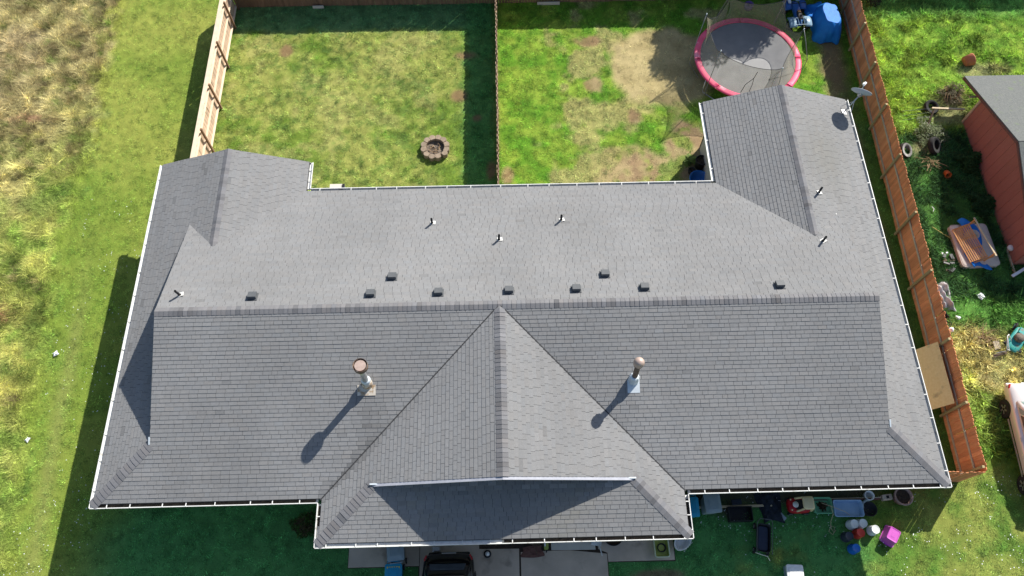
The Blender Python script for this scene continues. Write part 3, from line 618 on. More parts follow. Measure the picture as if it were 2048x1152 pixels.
# ------------------------------------------------------------------ fences
def picket_mesh(name, w_, t_, hh, mat, ear=.035):
    mb = MB(); x = w_ / 2; y = t_ / 2; pr = [(-x, 0), (x, 0), (x, hh - ear), (x - ear, hh), (-x + ear, hh), (-x, hh - ear)]
    n = len(pr); mb.add([(a, -y, b) for a, b in pr] + [(a, y, b) for a, b in pr], [tuple(range(n)), tuple(range(n, 2 * n))[::-1]] + [(i, n + i, n + (i + 1) % n, (i + 1) % n) for i in range(n)])
    return mb.mesh(name, mat)
def fence(label, a, b, side, mat, hh=1.83, pitch=.146, rails=(.33, 1.22), railmat=None, postmat=None, post_t=(), skip=None, shadowbox=False, rail_d=.04, rail_h=.085, flat=False, post_h=1.86, cap=None, gap=.0):
    """side: +1 rails and posts lie to the left of a->b"""
    a = Vector(a); b = Vector(b); d = b - a; Ln = d.length; d.normalize(); n = Vector((-d.y, d.x)) * side; ang = math.atan2(d.y, d.x)
    t = thing('wooden_fence', label, 'fence', (a.x, a.y, 0), ang)
    me = picket_mesh('picket', pitch - .002 - gap, .018, hh, mat); k = int(Ln / pitch)
    for i in range(k):
        x = (i + .5) * Ln / k
        if skip and skip(x): continue
        yo = 0
        if shadowbox: yo = .025 * (1 if i % 2 else -1)
        inst('picket', me, t, (x, yo + random.uniform(-.003, .003), -.02), (random.gauss(0, .006), random.gauss(0, .003), random.gauss(0, .006)), (1, 1, random.uniform(.985, 1.01)))
    rd = rail_d; yr = side * (.009 + rd / 2 + .002) if not shadowbox else 0
    for z in rails:
        MB().box((Ln / 2, yr, z), (Ln, rd, rail_h)).build('rail', railmat or mat, t, bevel=.004)
    for x in post_t:
        MB().box((x, side * (.009 + rd + .047) if not shadowbox else 0, post_h / 2 - .05), (.09, .09, post_h + .1), 0, random.uniform(-.015, .015), random.uniform(-.015, .015)).build('post', postmat or M_POST, t, bevel=.006)
    if cap: MB().box((Ln / 2, side * cap[0], hh + .012), (Ln, cap[1], .022)).build('cap_board', railmat or mat, t, bevel=.004)
    return t
A = (30.93, .72); B = (31.5, 25.2)
yy = lambda y: (y - .72) * 1.0003
rf_ = fence('long red cedar fence on the right with green treated posts', A, B, 1, M_WOODR, 1.85, .146, (.30, 1.16), M_RAILG, M_POST, [yy(v) for v in (.85, 3.20, 5.72, 8.65, 11.31, 14.2, 16.9, 19.3, 21.7, 24.1)])
fence('short red fence return joining the house front corner', (28.3, .75), (30.90, .68), 1, M_WOODR, 1.83, .146, (.35, 1.3), M_RAILG, M_POST, [.9])
lf_ = fence('sunlit tan fence with three bleached rails on the left', (.74, 13.2), (.72, 25.2), -1, M_WOODW, 1.80, .146, (.22, .88, 1.50), M_RAILW, M_WOODD, [3.1, 5.6, 8.1, 10.6, 11.9], rail_d=.09, rail_h=.04, cap=(.05, .19), post_h=1.75)
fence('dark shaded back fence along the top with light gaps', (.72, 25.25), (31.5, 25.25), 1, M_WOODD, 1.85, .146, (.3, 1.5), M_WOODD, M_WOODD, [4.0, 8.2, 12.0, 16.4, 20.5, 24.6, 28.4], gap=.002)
fence('dividing fence of alternating boards seen edge on between yards', (13.86, 13.0), (13.93, 25.2), 1, M_WOODW, 1.83, .135, (.35, 1.45), M_WOODD, M_POST, [2.4, 5.0, 7.4, 9.9], shadowbox=True, rail_d=.03, post_h=1.74, gap=-.065)
# pale boards along the foot of the back fence
for i, (x, l) in enumerate(((4.9, .55), (16.6, 1.15))):
    tag(MB().box((x, 25.08, .09), (l, .04, .18)).build('kick_board', M_CONCL), ('short' if i == 0 else 'long') + ' pale board at the foot of the back fence ' + ('in the left yard' if i == 0 else 'in the right yard'), 'board')

# plywood sheet leaning on the fence
pl = MB(); pl.add([(30.17, 3.32, .27), (30.17, 5.78, .27), (30.80, 5.80, 1.31), (30.78, 3.34, 1.31)], [(0, 3, 2, 1)])
tag(pl.build('plywood_sheet', M_PLY, solid=.018), 'stained tan plywood sheet leaning on the red fence', 'plywood')

# ------------------------------------------------------------------ fire pit
fp = thing('fire_pit', 'round scalloped concrete fire pit on the left lawn', 'fire pit', (11.0, 16.25, 0))
NB = 12
for i in range(NB):
    a0 = 2 * math.pi * i / NB + .014; a1 = 2 * math.pi * (i + 1) / NB - .014; am = (a0 + a1) / 2
    outer = [(.60 + .075 * math.sin(math.pi * j / 6)) for j in range(7)]
    poly = [((r_) * math.cos(a0 + (a1 - a0) * j / 6), r_ * math.sin(a0 + (a1 - a0) * j / 6)) for j, r_ in enumerate(outer)]
    poly += [(.42 * math.cos(a1 - (a1 - a0) * j / 3), .42 * math.sin(a1 - (a1 - a0) * j / 3)) for j in range(4)]
    mx_, my_ = .52 * math.cos(am), .52 * math.sin(am)
    o = MB().prism([(x - mx_, y - my_) for x, y in poly], 0, .26).build('block', M_BLOCK, fp, bevel=.015, loc=(mx_, my_, -.02 + random.uniform(-.02, .01)), rz=random.gauss(0, .03))
    o.rotation_euler[0] = random.gauss(0, .02)
    if i == 10: o.location.x += .06; o.rotation_euler[2] = .2; o.location.z += .02
def rnd_disc(R, z, amp, n=28):
    mb = MB(); vs = [(0, 0, z + amp)]; fs = []
    for k in range(1, 5):
        for j in range(n):
            a = 2 * math.pi * j / n; vs.append((R * k / 4 * math.cos(a), R * k / 4 * math.sin(a), z + random.uniform(-amp, amp)))
    for j in range(n): fs.append((0, 1 + j, 1 + (j + 1) % n))
    for k in range(3):
        for j in range(n): fs.append((1 + k * n + j, 1 + (k + 1) * n + j, 1 + (k + 1) * n + (j + 1) % n, 1 + k * n + (j + 1) % n))
    return mb.add(vs, fs)
rnd_disc(.42, .06, .025).build('ash_bed', M_ASH, fp)
for i in range(12):
    a = random.uniform(0, 6.28); b = a + random.uniform(.5, 1.4) * random.choice((-1, 1)); r_ = random.uniform(.1, .33)
    MB().tube([(r_ * math.cos(a), r_ * math.sin(a), random.uniform(.09, .14)), (r_ * math.cos(b), r_ * math.sin(b), random.uniform(.1, .22))], random.uniform(.008, .016), 5).build('stick', M_STICK, fp)

# ------------------------------------------------------------------ trampoline
tr = thing('trampoline', 'large round trampoline with pink rim pad and sagging safety net', 'trampoline', (25.85, 20.55, 0))
TR = 2.5; TZ = .88; c0 = Vector((25.85, 20.55, 0))
rg = lambda R_, z, n=64: [(R_ * math.cos(2 * math.pi * i / n), R_ * math.sin(2 * math.pi * i / n), z) for i in range(n)]
MB().tube(rg(TR - .02, TZ - .03), .028, 8, True).build('frame_ring', M_STEEL, tr, True)
MB().lathe([(0.02, TZ - .035), (1.1, TZ - .03), (TR - .27, TZ - .005)], 64, cap=False).build('jump_mat', M_MAT, tr, True)
padp = [(TR + .03, TZ - .02), (TR + .035, TZ + .02), (TR - .05, TZ + .035), (TR - .2, TZ + .03), (TR - .26, TZ + .012), (TR - .26, TZ), (TR - .05, TZ + .005)]
NP = 8
for i in range(NP):   # pad sewn in sections
    a0 = 2 * math.pi * i / NP + .005; a1 = 2 * math.pi * (i + 1) / NP - .005; mb = MB(); n = len(padp); kk = 10; vs = []; fs = []
    for j in range(kk + 1):
        a = a0 + (a1 - a0) * j / kk
        for (r_, z) in padp: vs.append((r_ * math.cos(a), r_ * math.sin(a), z + .004 * math.sin(j * 2.3 + i)))
    for j in range(kk):
        for q_ in range(n): fs.append((j * n + q_, j * n + (q_ + 1) % n, (j + 1) * n + (q_ + 1) % n, (j + 1) * n + q_))
    fs += [tuple(range(n)), tuple(kk * n + q_ for q_ in range(n))[::-1]]
    MB().add(vs, fs).build('rim_pad', M_PINK, tr, True)
for i in range(4):   # W legs
    a = math.radians(30 + 90 * i); b = a + math.radians(34); ex = lambda an, r_, z: (r_ * math.cos(an), r_ * math.sin(an), z)
    MB().tube([ex(a, TR - .02, TZ - .05), ex(a, TR - .02, .12), ex(a + .03, TR - .02, .03), ex(b - .03, TR - .02, .03), ex(b, TR - .02, .12), ex(b, TR - .02, TZ - .05)], .022, 8).build('leg', M_STEEL, tr, True)
poles = [((-2.52, .10), (-2.27, .95, 2.75)), ((-2.02, -1.52), (-1.95, -1.30, 2.80)), ((.75, -2.42), (.70, -2.22, 2.65)), ((2.47, -.45), (2.20, .25, 2.42)), ((1.55, 2.0), (1.52, 1.72, 2.85)), ((-1.1, 2.28), (-1.05, 1.98, 2.85))]
for i, (b, t) in enumerate(poles):
    rr = math.hypot(*b); u_ = (b[0] / rr, b[1] / rr); f2 = 2.68
    pts_ = [(u_[0] * (TR + .02) + .3 * (i == 0), u_[1] * (TR + .02) - .5 * (i == 0), .02), (u_[0] * f2, u_[1] * f2, .45), (u_[0] * f2, u_[1] * f2, TZ + .35), (t[0] * .55 + u_[0] * f2 * .45, t[1] * .55 + u_[1] * f2 * .45, TZ + .35 + (t[2] - TZ - .35) * .6), t]
    MB().tube(pts_, .017, 8).build('net_pole', M_NPOLE, tr, True)
    MB().lathe([(.03, -.03), (.035, 0), (.025, .05), (.0, .06)], 10, t).build('pole_cap', M_FLASH, tr, True)
sags = [.55, .50, .45, .75, .35, .60]   # panel i: pole i -> pole i+1
for i in range(6):
    (b0, t0), (b1_, t1) = poles[i], poles[(i + 1) % 6]
    a0 = math.atan2(b0[1], b0[0]); a1 = math.atan2(b1_[1], b1_[0])
    while a1 < a0: a1 += 2 * math.pi
    sg = sags[i]; t0 = Vector(t0); t1 = Vector(t1)
    def top(u, t0=t0, t1=t1, sg=sg):
        p = t0.lerp(t1, u); e = 4 * u * (1 - u); p.z = max(TZ + .16, p.z - sg * e ** (.42 if sg > 1.2 else .7)); p.xy *= 1 - .05 * e; return p
    def net(u, v, a0=a0, a1=a1):
        a = a0 + (a1 - a0) * u; p = top(u); q_ = Vector(((TR - .24) * math.cos(a), (TR - .24) * math.sin(a), TZ + .03)); w_ = p.lerp(q_, v)
        e = math.sin(math.pi * v) * .13; w_.x *= 1 - e * .5; w_.y *= 1 - e * .5
        w_.x += .035 * math.sin(u * 19 + i * 2) * math.sin(math.pi * v); w_.y += .035 * math.cos(u * 17 + i) * math.sin(math.pi * v)
        return tuple(w_)
    MB().grid(net, 19, 9).build('net_panel', M_NET, tr, True)
    MB().tube([tuple(top(k / 14)) for k in range(15)], .012, 5).build('net_cord', M_BLACK, tr)
MB().tube([(-.30, -2.12, 2.35), (-.34, -2.10, 1.9), (-.62, -2.12, 1.5), (-.70, -2.15, 1.0)], .014, 6).build('net_door_zip', M_BLACK, tr)
MB().tube([(-.34, -2.10, 1.9), (-.30, -2.12, 1.5), (-.32, -2.15, 1.0)], .012, 6).build('net_door_zip', M_BLACK, tr)

# quad bike beside the tarp
def wheel(parent, c, R_, W_, axis='x', tyre=M_RUBBER, rim=M_RIM, name='wheel', spokes=5):
    wt = MB().lathe([(R_ * .62, -W_ / 2), (R_ * .93, -W_ / 2), (R_, -W_ * .3), (R_, W_ * .3), (R_ * .93, W_ / 2), (R_ * .62, W_ / 2)], 24, cap=False).build(name, tyre, parent, True)
    wt.location = c; wt.rotation_euler = (0, math.pi / 2, 0) if axis == 'x' else (math.pi / 2, 0, 0)
    rm = MB().lathe([(R_ * .63, -W_ / 2 + .01), (R_ * .58, -W_ * .2), (R_ * .58, W_ * .2), (R_ * .63, W_ / 2 - .01)], 20, cap=False)
    for k in range(spokes):
        a = 2 * math.pi * k / spokes
        for sgn in (-1, 1): rm.bar((0, 0, sgn * W_ * .38), (R_ * .6 * math.cos(a), R_ * .6 * math.sin(a), sgn * W_ * .42), R_ * .22, .02)
    rm.lathe([(.02, -W_ * .42), (R_ * .18, -W_ * .42), (R_ * .18, W_ * .42), (.02, W_ * .42)], 12)
    rm.build('rim', rim, wt)
    return wt
qb = thing('quad_bike', 'small blue children quad bike parked beside the trampoline', 'quad bike', (28.95, 23.75, 0), .05)
for x in (-.42, .42):
    for y in (-.55, .55): wheel(qb, (x, y, .25), .25, .2, 'x', name='wheel')
def loft(st, n=None):
    mb = MB(); k = len(st[0]); vs = [v for r_ in st for v in r_]; fs = []
    for i in range(len(st) - 1):
        for j in range(k): fs.append((i * k + j, i * k + (j + 1) % k, (i + 1) * k + (j + 1) % k, (i + 1) * k + j))
    fs += [tuple(range(k))[::-1], tuple((len(st) - 1) * k + j for j in range(k))]
    return mb.add(vs, fs)
def rrect(y, w_, z0, z1, r_=.3): 
    a = w_ * r_; b = (z1 - z0) * r_
    return [(-w_, y, z0 + b), (-w_ + a, y, z0), (w_ - a, y, z0), (w_, y, z0 + b), (w_, y, z1 - b), (w_ - a, y, z1), (-w_ + a, y, z1), (-w_, y, z1 - b)]
loft([rrect(-.8, .12, .3, .45), rrect(-.5, .2, .3, .62), rrect(-.1, .16, .3, .62), rrect(.2, .2, .32, .72), rrect(.6, .18, .3, .66), rrect(.85, .1, .34, .5)]).build('body', M_ATVB, qb, True, sub=1)
loft([rrect(-.62, .12, .6, .68), rrect(-.4, .16, .62, .74), rrect(.05, .11, .6, .70)]).build('seat', M_BLACK, qb, True, sub=1)
for y in (-.58, .58):
    for sx in (-1, 1): MB().grid(lambda u, v, y=y, sx=sx: (sx * (.2 + .36 * v), y - .34 + .68 * u, .5 + .1 * math.sin(math.pi * u) - .05 * v), 9, 4).build('fender', M_ATVB if y > 0 else M_ATVL, qb, True, solid=.02)
MB().tube([(-.36, .22, .93), (-.2, .26, .88), (0, .3, .84), (.2, .26, .88), (.36, .22, .93)], .018, 8).build('handlebar', M_BLACK, qb, True)
rk = MB()
for x in np.linspace(-.28, .28, 5): rk.tube([(x, -.9, .62), (x, -.5, .66)], .013, 5)
rk.tube([(-.32, -.9, .62), (.32, -.9, .62), (.32, -.5, .66), (-.32, -.5, .66)], .016, 6, True); rk.build('rear_rack', M_ATVL, qb)
MB().box((-.3, .62, .67), (.13, .24, .07)).build('headlight_cover', M_PAPER, qb, bevel=.02); MB().box((.12, .7, .68), (.2, .18, .07)).build('front_bag', M_ATVL, qb, bevel=.02)
MB().box((.02, -.12, .68), (.16, .22, .06)).build('seat_patch', M_ORW, qb, bevel=.02)
tag(MB().lathe([(.12, 0), (.2, .02), (.22, .3), (.2, .3), (.17, .05)], 20, (26.75, 24.6, .0)).build('purple_pail', M_PURP, None, True), 'purple pail behind the trampoline net at the back fence', 'pail')
# blue tarp over an object
tp = MB()
def tarpf(u, v):
    a = 2 * math.pi * u; top = [(.0, .0), (.42, .50)]
    cx = .0; rx = .36 + .32 * v ** .8; ry = .62 + .46 * v ** .8
    p_ = 4.0; ca, sa = math.cos(a), math.sin(a); k = (abs(ca) ** p_ + abs(sa) ** p_) ** (-1 / p_)
    fold = 1 + (.06 * math.sin(a * 7 + .5) + .04 * math.sin(a * 12 + 1)) * v
    x = rx * k * ca * fold; y = ry * k * sa * fold; z = 1.05 * (1 - v) ** .75 + .01
    if v > .5 and -2.1 < a - 2 * math.pi * (a > math.pi) < -1.1: y += .22 * (v - .5) * 2 * math.exp(-((a - 2 * math.pi + 1.57) / .25) ** 2); z += .10 * (v - .5)
    z += .05 * math.sin(x * 9 + y * 5) * (1 - v)
    return (x, y, max(z, .012))
tp.grid(tarpf, 56, 14, True); tp.add([tarpf(i / 56, 0) for i in range(56)], [tuple(range(56))])
t_ = thing('tarp_cover', 'bright blue tarp draped over a tall shape in the yard corner', 'tarp', (30.35, 23.15, 0), -.03)
tp.build('cover', M_TARP, t_, True)
MB().grid(lambda u, v: (-.9 + .75 * u, .35 + .85 * v + .05 * math.sin(9 * u), .22 + .45 * u + .06 * math.sin(6 * v + 5 * u)), 12, 10).build('loose_flap', M_TARP, t_, True, solid=.012)

# ------------------------------------------------------------------ pots behind the house
def pot(name, label, cat, loc, R_, hh, mat, soil=True, n=28, flare=.8, rim=.03, group=None):
    t = thing(name, label, cat, loc, 0, group)
    MB().lathe([(R_ * flare * .6, 0), (R_ * flare, .005), (R_ * .97, hh - .04), (R_, hh - .03), (R_, hh), (R_ - rim, hh), (R_ - rim * 1.6, hh - .07), (R_ * flare * .9, .06)], n, cap=True).build('shell', mat, t, True)
    if soil: o = rnd_disc(R_ - rim * 1.2, hh - .09, .012).build('soil', M_DIRTP, t)
    return t
def leafy(parent_or_none, name, n, R_, hh, col, seed=1, leaf=.09, center=(0, 0, 0), mat=None):
    rng = np.random.default_rng(seed); V = []; Fc = []; Cc = []
    for i in range(n):
        a = rng.uniform(0, 6.28); r_ = R_ * math.sqrt(rng.random()); r_ *= .72 + .22 * math.sin(3 * a + seed) + .16 * math.sin(5 * a + 2 * seed); z = hh * (.15 + .85 * rng.random()) * (1 - .45 * (r_ / R_) ** 2) * (.75 + .3 * math.sin(2 * a + seed))
        p = np.array((center[0] + r_ * math.cos(a), center[1] + r_ * math.sin(a), center[2] + z)); b = rng.uniform(0, 6.28); l = leaf * rng.uniform(.6, 1.3)
        d = np.array((math.cos(b), math.sin(b), rng.uniform(-.5, .4))) * l; w_ = np.array((-math.sin(b), math.cos(b), rng.uniform(-.4, .4))) * l * .33
        k = len(V); V += [p, p + d * .5 + w_, p + d, p + d * .5 - w_]; Fc += [(k, k + 1, k + 2, k + 3)]; c_ = np.array(col) * rng.uniform(.6, 1.4); Cc += [c_] * 4
    me = np_mesh(name, np.array(V), np.array(Fc), mat or M_GRASS, np.array(Cc), 4); o = bpy.data.objects.new(name, me); COL.objects.link(o)
    if parent_or_none: o.parent = parent_or_none
    return o
pot('black_planter', 'tall black round planter in the yard corner against the house', 'planter', (23.02, 15.05, 0), .27, .50, M_BLACK)
tub = thing('water_tub', 'shallow blue round tub under the house eave corner', 'tub', (22.86, 14.22, 0))
MB().lathe([(.30, 0), (.36, .02), (.42, .24), (.45, .26), (.43, .27), (.40, .25), (.34, .04), (.02, .035)], 32, cap=False).build('bowl', M_BBLUE, tub, True)
MB().box((.16, -.2, .1), (.3, .14, .08), .3).build('red_toy', M_TOYR, tub, bevel=.02)
pk = thing('potted_plant', 'light green leafy plant beside the black planter', 'plant', (22.62, 15.3, 0))
leafy(pk, 'leaves', 260, .34, .42, (.17, .24, .06), 3, .12); MB().lathe([(.10, 0), (.14, .14), (.12, .14)], 14).build('pot', M_BLACK, pk)
pot('dark_nursery_pot', 'squat dark nursery pot between planter and blue tub', 'pot', (22.6, 14.72, 0), .17, .2, M_BLACK)
ac = thing('utility_box', 'small grey utility box behind the left wing gutter', 'utility box', (6.75, 13.95, 0))
MB().box((0, 0, .22), (.62, .4, .44)).build('case', M_GREYB, ac, bevel=.02); MB().box((0, 0, .45), (.66, .44, .03)).build('lid', M_CONCL, ac, bevel=.01); MB().box((.28, .1, .48), (.1, .18, .06)).build('dark_fitting', M_BLACK, ac)
# ------------------------------------------------------------------ satellite dish
sd = thing('satellite_dish', 'grey oval satellite dish on a mast at the right roof corner', 'satellite dish', (28.60, 15.68, h + s * (L_ - 28.60) + .015))
MB().box((0, 0, .012), (.2, .26, .02), .2, 0, tl).build('mount_plate', M_GALV, sd, bevel=.004)
MB().tube([(0, 0, .01), (.16, .09, .30), (.33, .17, .80)], .026, 10).build('mast', M_GALV, sd, True)
MB().tube([(.2, -.25, .0), (.26, .13, .55)], .012, 6).build('brace', M_GALV, sd); MB().tube([(-.05, .3, .03), (.24, .13, .55)], .012, 6).build('brace', M_GALV, sd)
nrm = Vector((.36, .76, .44)).normalized(); qd = nrm.to_track_quat('Z', 'Y')
def dsh(u, v):
    a = 2 * math.pi * u; r_ = .02 + .98 * v; p = Vector((.43 * r_ * math.cos(a), .37 * r_ * math.sin(a), .09 * r_ * r_)); p = qd @ p; return (p.x + .40, p.y + .22, p.z + .90)
MB().grid(dsh, 36, 8, True).build('reflector', M_DISH, sd, True, solid=.012)
arm0 = qd @ Vector((0, -.36, .06)) + Vector((.40, .22, .90)); lnb = qd @ Vector((0, -.10, .48)) + Vector((.40, .22, .90))
MB().tube([tuple(arm0), tuple(lnb)], .015, 8).build('feed_arm', M_GALV, sd, True)
MB().tube([tuple(lnb), tuple(lnb + (qd @ Vector((0, .1, -.1))))], [.05, .035], 10).build('feed_horn', M_BWHITE, sd, True); MB().box(tuple(lnb), (.17, .10, .08), .5).build('receiver_block', M_BWHITE, sd, bevel=.015)
MB().box(tuple((qd @ Vector((0, -.05, -.04))) + Vector((.40, .22, .90))), (.16, .14, .1), .4).build('back_bracket', M_GALV, sd, bevel=.01)

# ------------------------------------------------------------------ neighbour: shed and yard things
sh = thing('garden_shed', 'red board sided shed with grey roof beyond the right fence', 'shed', (35.7, 0, 0))
yA, yB, yC = 9.72, 13.98, 17.22; zA = 1.62; zC = 1.86; zB = 2.88; dep = 4.2
bw = .47; nb_ = int((yC - yA) / bw); bw = (yC - yA) / nb_
rz_ = lambda y: zB - (.336 * (y - yB) if y > yB else .30 * (yB - y))
for i in range(nb_):
    y0 = yA + i * bw + .006; y1 = yA + (i + 1) * bw - .006; ys = [y0, y1] if not (y0 < yB < y1) else [y0, yB, y1]
    mb = MB(); pts_ = [(y0, 0), (y1, 0)] + [(y, rz_(y) - .03) for y in ys[::-1]]; n = len(pts_)
    mb.add([(0, a, b) for a, b in pts_] + [(.03, a, b) for a, b in pts_], [tuple(range(n))[::-1], tuple(range(n, 2 * n))] + [(i_, (i_ + 1) % n, n + (i_ + 1) % n, n + i_) for i_ in range(n)])
    mb.build('siding_board', M_REDSID, sh)
MB().add([(.035, yA, 0), (.035, yC, 0), (.035, yC, rz_(yC) - .03), (.035, yB, zB - .03), (.035, yA, rz_(yA) - .03)], [(0, 1, 2, 3, 4)]).build('wall_lining', M_DECK, sh)
for y in (yA, yC): MB().box((dep / 2, y, rz_(y) / 2 - .05), (dep, .05, rz_(y) - .1)).build('wall', M_REDSID, sh)
for sgn, ye in ((1, 18.86), (-1, 9.35)):
    mb = MB(); z0 = rz_(ye); mb.add([(-.14, yB, zB), (dep, yB, zB), (dep, ye, z0), (-.14, ye, z0)], [(0, 1, 2, 3) if sgn < 0 else (3, 2, 1, 0)]).build('roof_slope', M_SHEDR, sh, solid=.06)
    MB().bar((-.15, yB, zB - .06), (-.15, ye, z0 - .06), .02, .11).build('barge_board', M_BRICKR, sh)
MB().box((-.025, yC + .0, .86), (.05, .11, 1.72)).build('corner_trim', M_TANW, sh)
MB().box((-.03, yA + .1, .05), (.06, 1.2, .1)).build('base_trim', M_TANW, sh)
MB().tube([(-.02, 17.9, 1.0), (1.2, 17.9, 1.0)], .05, 6).build('brace_rail', M_TANW, sh)
lp = thing('wall_lamp', 'small white round lamp on the red shed wall', 'lamp', (35.66, 10.35, .35)); MB().lathe([(.03, -.12), (.13, -.06), (.13, .03), (.06, .08), (.0, .085)], 18).build('globe', M_BWHITE, lp, True); MB().box((.02, 0, -.05), (.05, .1, .1)).build('bracket', M_GALV, lp)
bm_ = thing('drying_rack', 'bleached timber beam with thin wires tied to the shed corner', 'rack', (35.6, 17.35, 0))
MB().bar((0, 0.2, .55), (-1.55, .25, .62), .08, .06).build('beam', M_TANW, bm_)
for k in range(3): MB().tube([(-1.5, .25 - k * .16, .6 - .06 * k), (-2.9, .2 - k * .2, .5 - .08 * k)], .007, 4).build('wire', M_STEEL, bm_)
MB().tube([(-1.45, .22, .62), (-1.9, -.8, .04)], .045, 7).build('prop', M_BARK, bm_)
# mattress and bench
def rbox(w_, l_, hh, r_, n=6):
    poly = []
    for cx, cy, a0 in ((w_ / 2 - r_, l_ / 2 - r_, 0), (-w_ / 2 + r_, l_ / 2 - r_, 90), (-w_ / 2 + r_, -l_ / 2 + r_, 180), (w_ / 2 - r_, -l_ / 2 + r_, 270)):
        for k in range(n + 1): a = math.radians(a0 + 90 * k / n); poly.append((cx + r_ * math.cos(a), cy + r_ * math.sin(a)))
    return poly
mt = thing('old_mattress', 'stained beige mattress lying on the grass beyond the fence', 'mattress', (34.22, 10.58, 0.03), .03)
mb = MB(); po = rbox(1.62, 2.02, 0, .16); n = len(po)
for z, k in ((0, .96), (.03, 1), (.20, 1), (.235, .95)): mb.v += [(x * k, y * (k + (1 - k) * .2), z + (.02 * math.sin(x * 4) if z > .1 else 0)) for x, y in po]
for i in range(3): mb.f += [(i * n + j, i * n + (j + 1) % n, (i + 1) * n + (j + 1) % n, (i + 1) * n + j) for j in range(n)]
mb.f += [tuple(range(n))[::-1], tuple(3 * n + j for j in range(n))]
mb.build('body', M_MATTR, mt, True)
MB().tube([(x * 1.005, y * 1.005, .035) for x, y in po], .012, 5, True).build('piping', M_MATTR, mt); MB().tube([(x * 1.005, y * 1.005, .205) for x, y in po], .012, 5, True).build('piping', M_MATTR, mt)
bn = thing('slatted_bench', 'orange wooden slatted bench tipped on the beige mattress', 'bench', (33.92, 10.55, .27), .21)
bn.rotation_euler = (0, 0, .21)
for k in range(9): MB().box((-.36 + k * .075, 0, .10 + k * .030), (.05, 1.62, .022), 0, 0, -.38).build('slat', M_ORW, bn, bevel=.004)
for y in (-.78, -.27, .27, .78): MB().bar((-.40, y, .06), (.30, y, .33), .05, .04).build('slat_support', M_ORW, bn, bevel=.004)
for y in (-.84, .84):
    MB().bar((.30, y, .0), (.42, y, .62), .05, .06).build('end_post', M_ORW, bn, bevel=.004); MB().bar((.0, y, .16), (.58, y, .30), .06, .03).build('armrest', M_ORW, bn, bevel=.004); MB().bar((-.3, y, .0), (.35, y, .28), .05, .05).build('cross_brace', M_ORW, bn, bevel=.004)
MB().bar((.42, -.95, .60), (.42, .95, .60), .07, .04).build('back_rail', M_TANW, bn, bevel=.004)
tag(MB().grid(lambda u, v: (33.75 + .75 * v + .12 * math.sin(7 * u), 11.75 - 2.3 * u + .12 * math.sin(5 * v), .29 + .05 * math.sin(9 * u + 4 * v) + .03 * math.sin(15 * u)), 26, 8).build('crumpled_tarp', M_TARP, None, True, solid=.012), 'crumpled blue tarp under the orange slatted bench', 'tarp')
# tyres
def tyre(label, loc, R_, W_, rot=(0, 0, 0), mat=M_RUBBER):
    t = thing('discarded_tyre', label, 'tyre', loc, 0, 'old tyres in the neighbour yard'); t.rotation_euler = rot
    MB().lathe([(R_ * .9, -W_ / 2), (R_, -W_ * .28), (R_, W_ * .28), (R_ * .9, W_ / 2)], 28, cap=False).build('tread', M_RUBBER, t, True)
    for sg_ in (-1, 1): MB().lathe([(R_ * .9, sg_ * W_ / 2), (R_ * .58, sg_ * W_ / 2), (R_ * .55, sg_ * W_ * .3), (R_ * .74, 0)], 28, cap=False).build('sidewall', mat, t, True)
    return t
tyre('black tyre half sunk in weeds above the timber beam', (34.35, 18.0, .16), .36, .2, (.25, .1, 0)); M_WTYRE = pm('chalky_tyre', (.40, .38, .35), (.12, .115, .11), 5, .9)
tyre('chalky pale tyre leaning at the red fence', (32.5, 15.55, .2), .36, .2, (.3, .45, 0), M_WTYRE)
tyre('black tyre standing in the dark weeds by dry brush', (33.85, 15.75, .26), .40, .24, (.5, .5, .3))
bu = pot('terracotta_pot', 'terracotta pot tipped over in weeds behind the red shed', 'pot', (36.7, 20.75, .12), .3, .42, M_TERRA, False); bu.rotation_euler = (0, 1.35, .2)
bo = pot('orange_bucket', 'orange bucket lying in dark ground cover by the red shed', 'bucket', (34.1, 14.4, .10), .15, .28, M_ORANGE, False); bo.rotation_euler = (1.1, -.5, .2)
def sticks(name, label, loc, n, R_, hh, mat, seed, rr=.009):
    random.seed(seed); t = thing(name, label, 'brush', loc)
    for i in range(n):
        a = random.uniform(0, 6.28); r_ = random.uniform(0, R_ * .5); b = random.uniform(0, 6.28); l = random.uniform(.4, 1) * R_
        p = Vector((r_ * math.cos(a), r_ * math.sin(a), random.uniform(.03, hh))); q_ = p + Vector((math.cos(b) * l, math.sin(b) * l, random.uniform(-.1, .15)))
        q_.z = max(.02, q_.z); m_ = p.lerp(q_, .5) + Vector((random.uniform(-.06, .06), random.uniform(-.06, .06), .04))
        MB().tube([p, m_, q_], [rr * 1.3, rr, rr * .5], 5).build('twig', mat, t)
    return t
sticks('brush_pile', 'pile of dry orange brown twigs in the dark weeds', (33.55, 14.95, 0), 34, .55, .18, M_STICK, 3, .013)
sticks('dead_branches', 'grey brown dead branches by the mower near the fence', (33.4, 6.35, 0), 30, .7, .15, M_STICK, 4, .010)
sticks('twig_litter', 'thin dry twigs behind the shed corner', (35.2, 18.45, 0), 24, .55, .2, M_BARK, 5)
random.seed(21)
yk = thing('yellow_stick', 'thin yellow split stick lying beside the mattress', 'stick', (32.75, 11.6, .05)); MB().tube([(0, 0, .02), (.75, -.78, .10)], .014, 5).build('cane', M_YSTK, yk); MB().tube([(.35, -.35, .05), (.72, -.62, .08)], .012, 5).build('split_cane', M_YSTK, yk)
jk = thing('scrap_heap', 'heap of black scrap and white bits beside the mattress', 'scrap', (33.0, 9.85, 0))
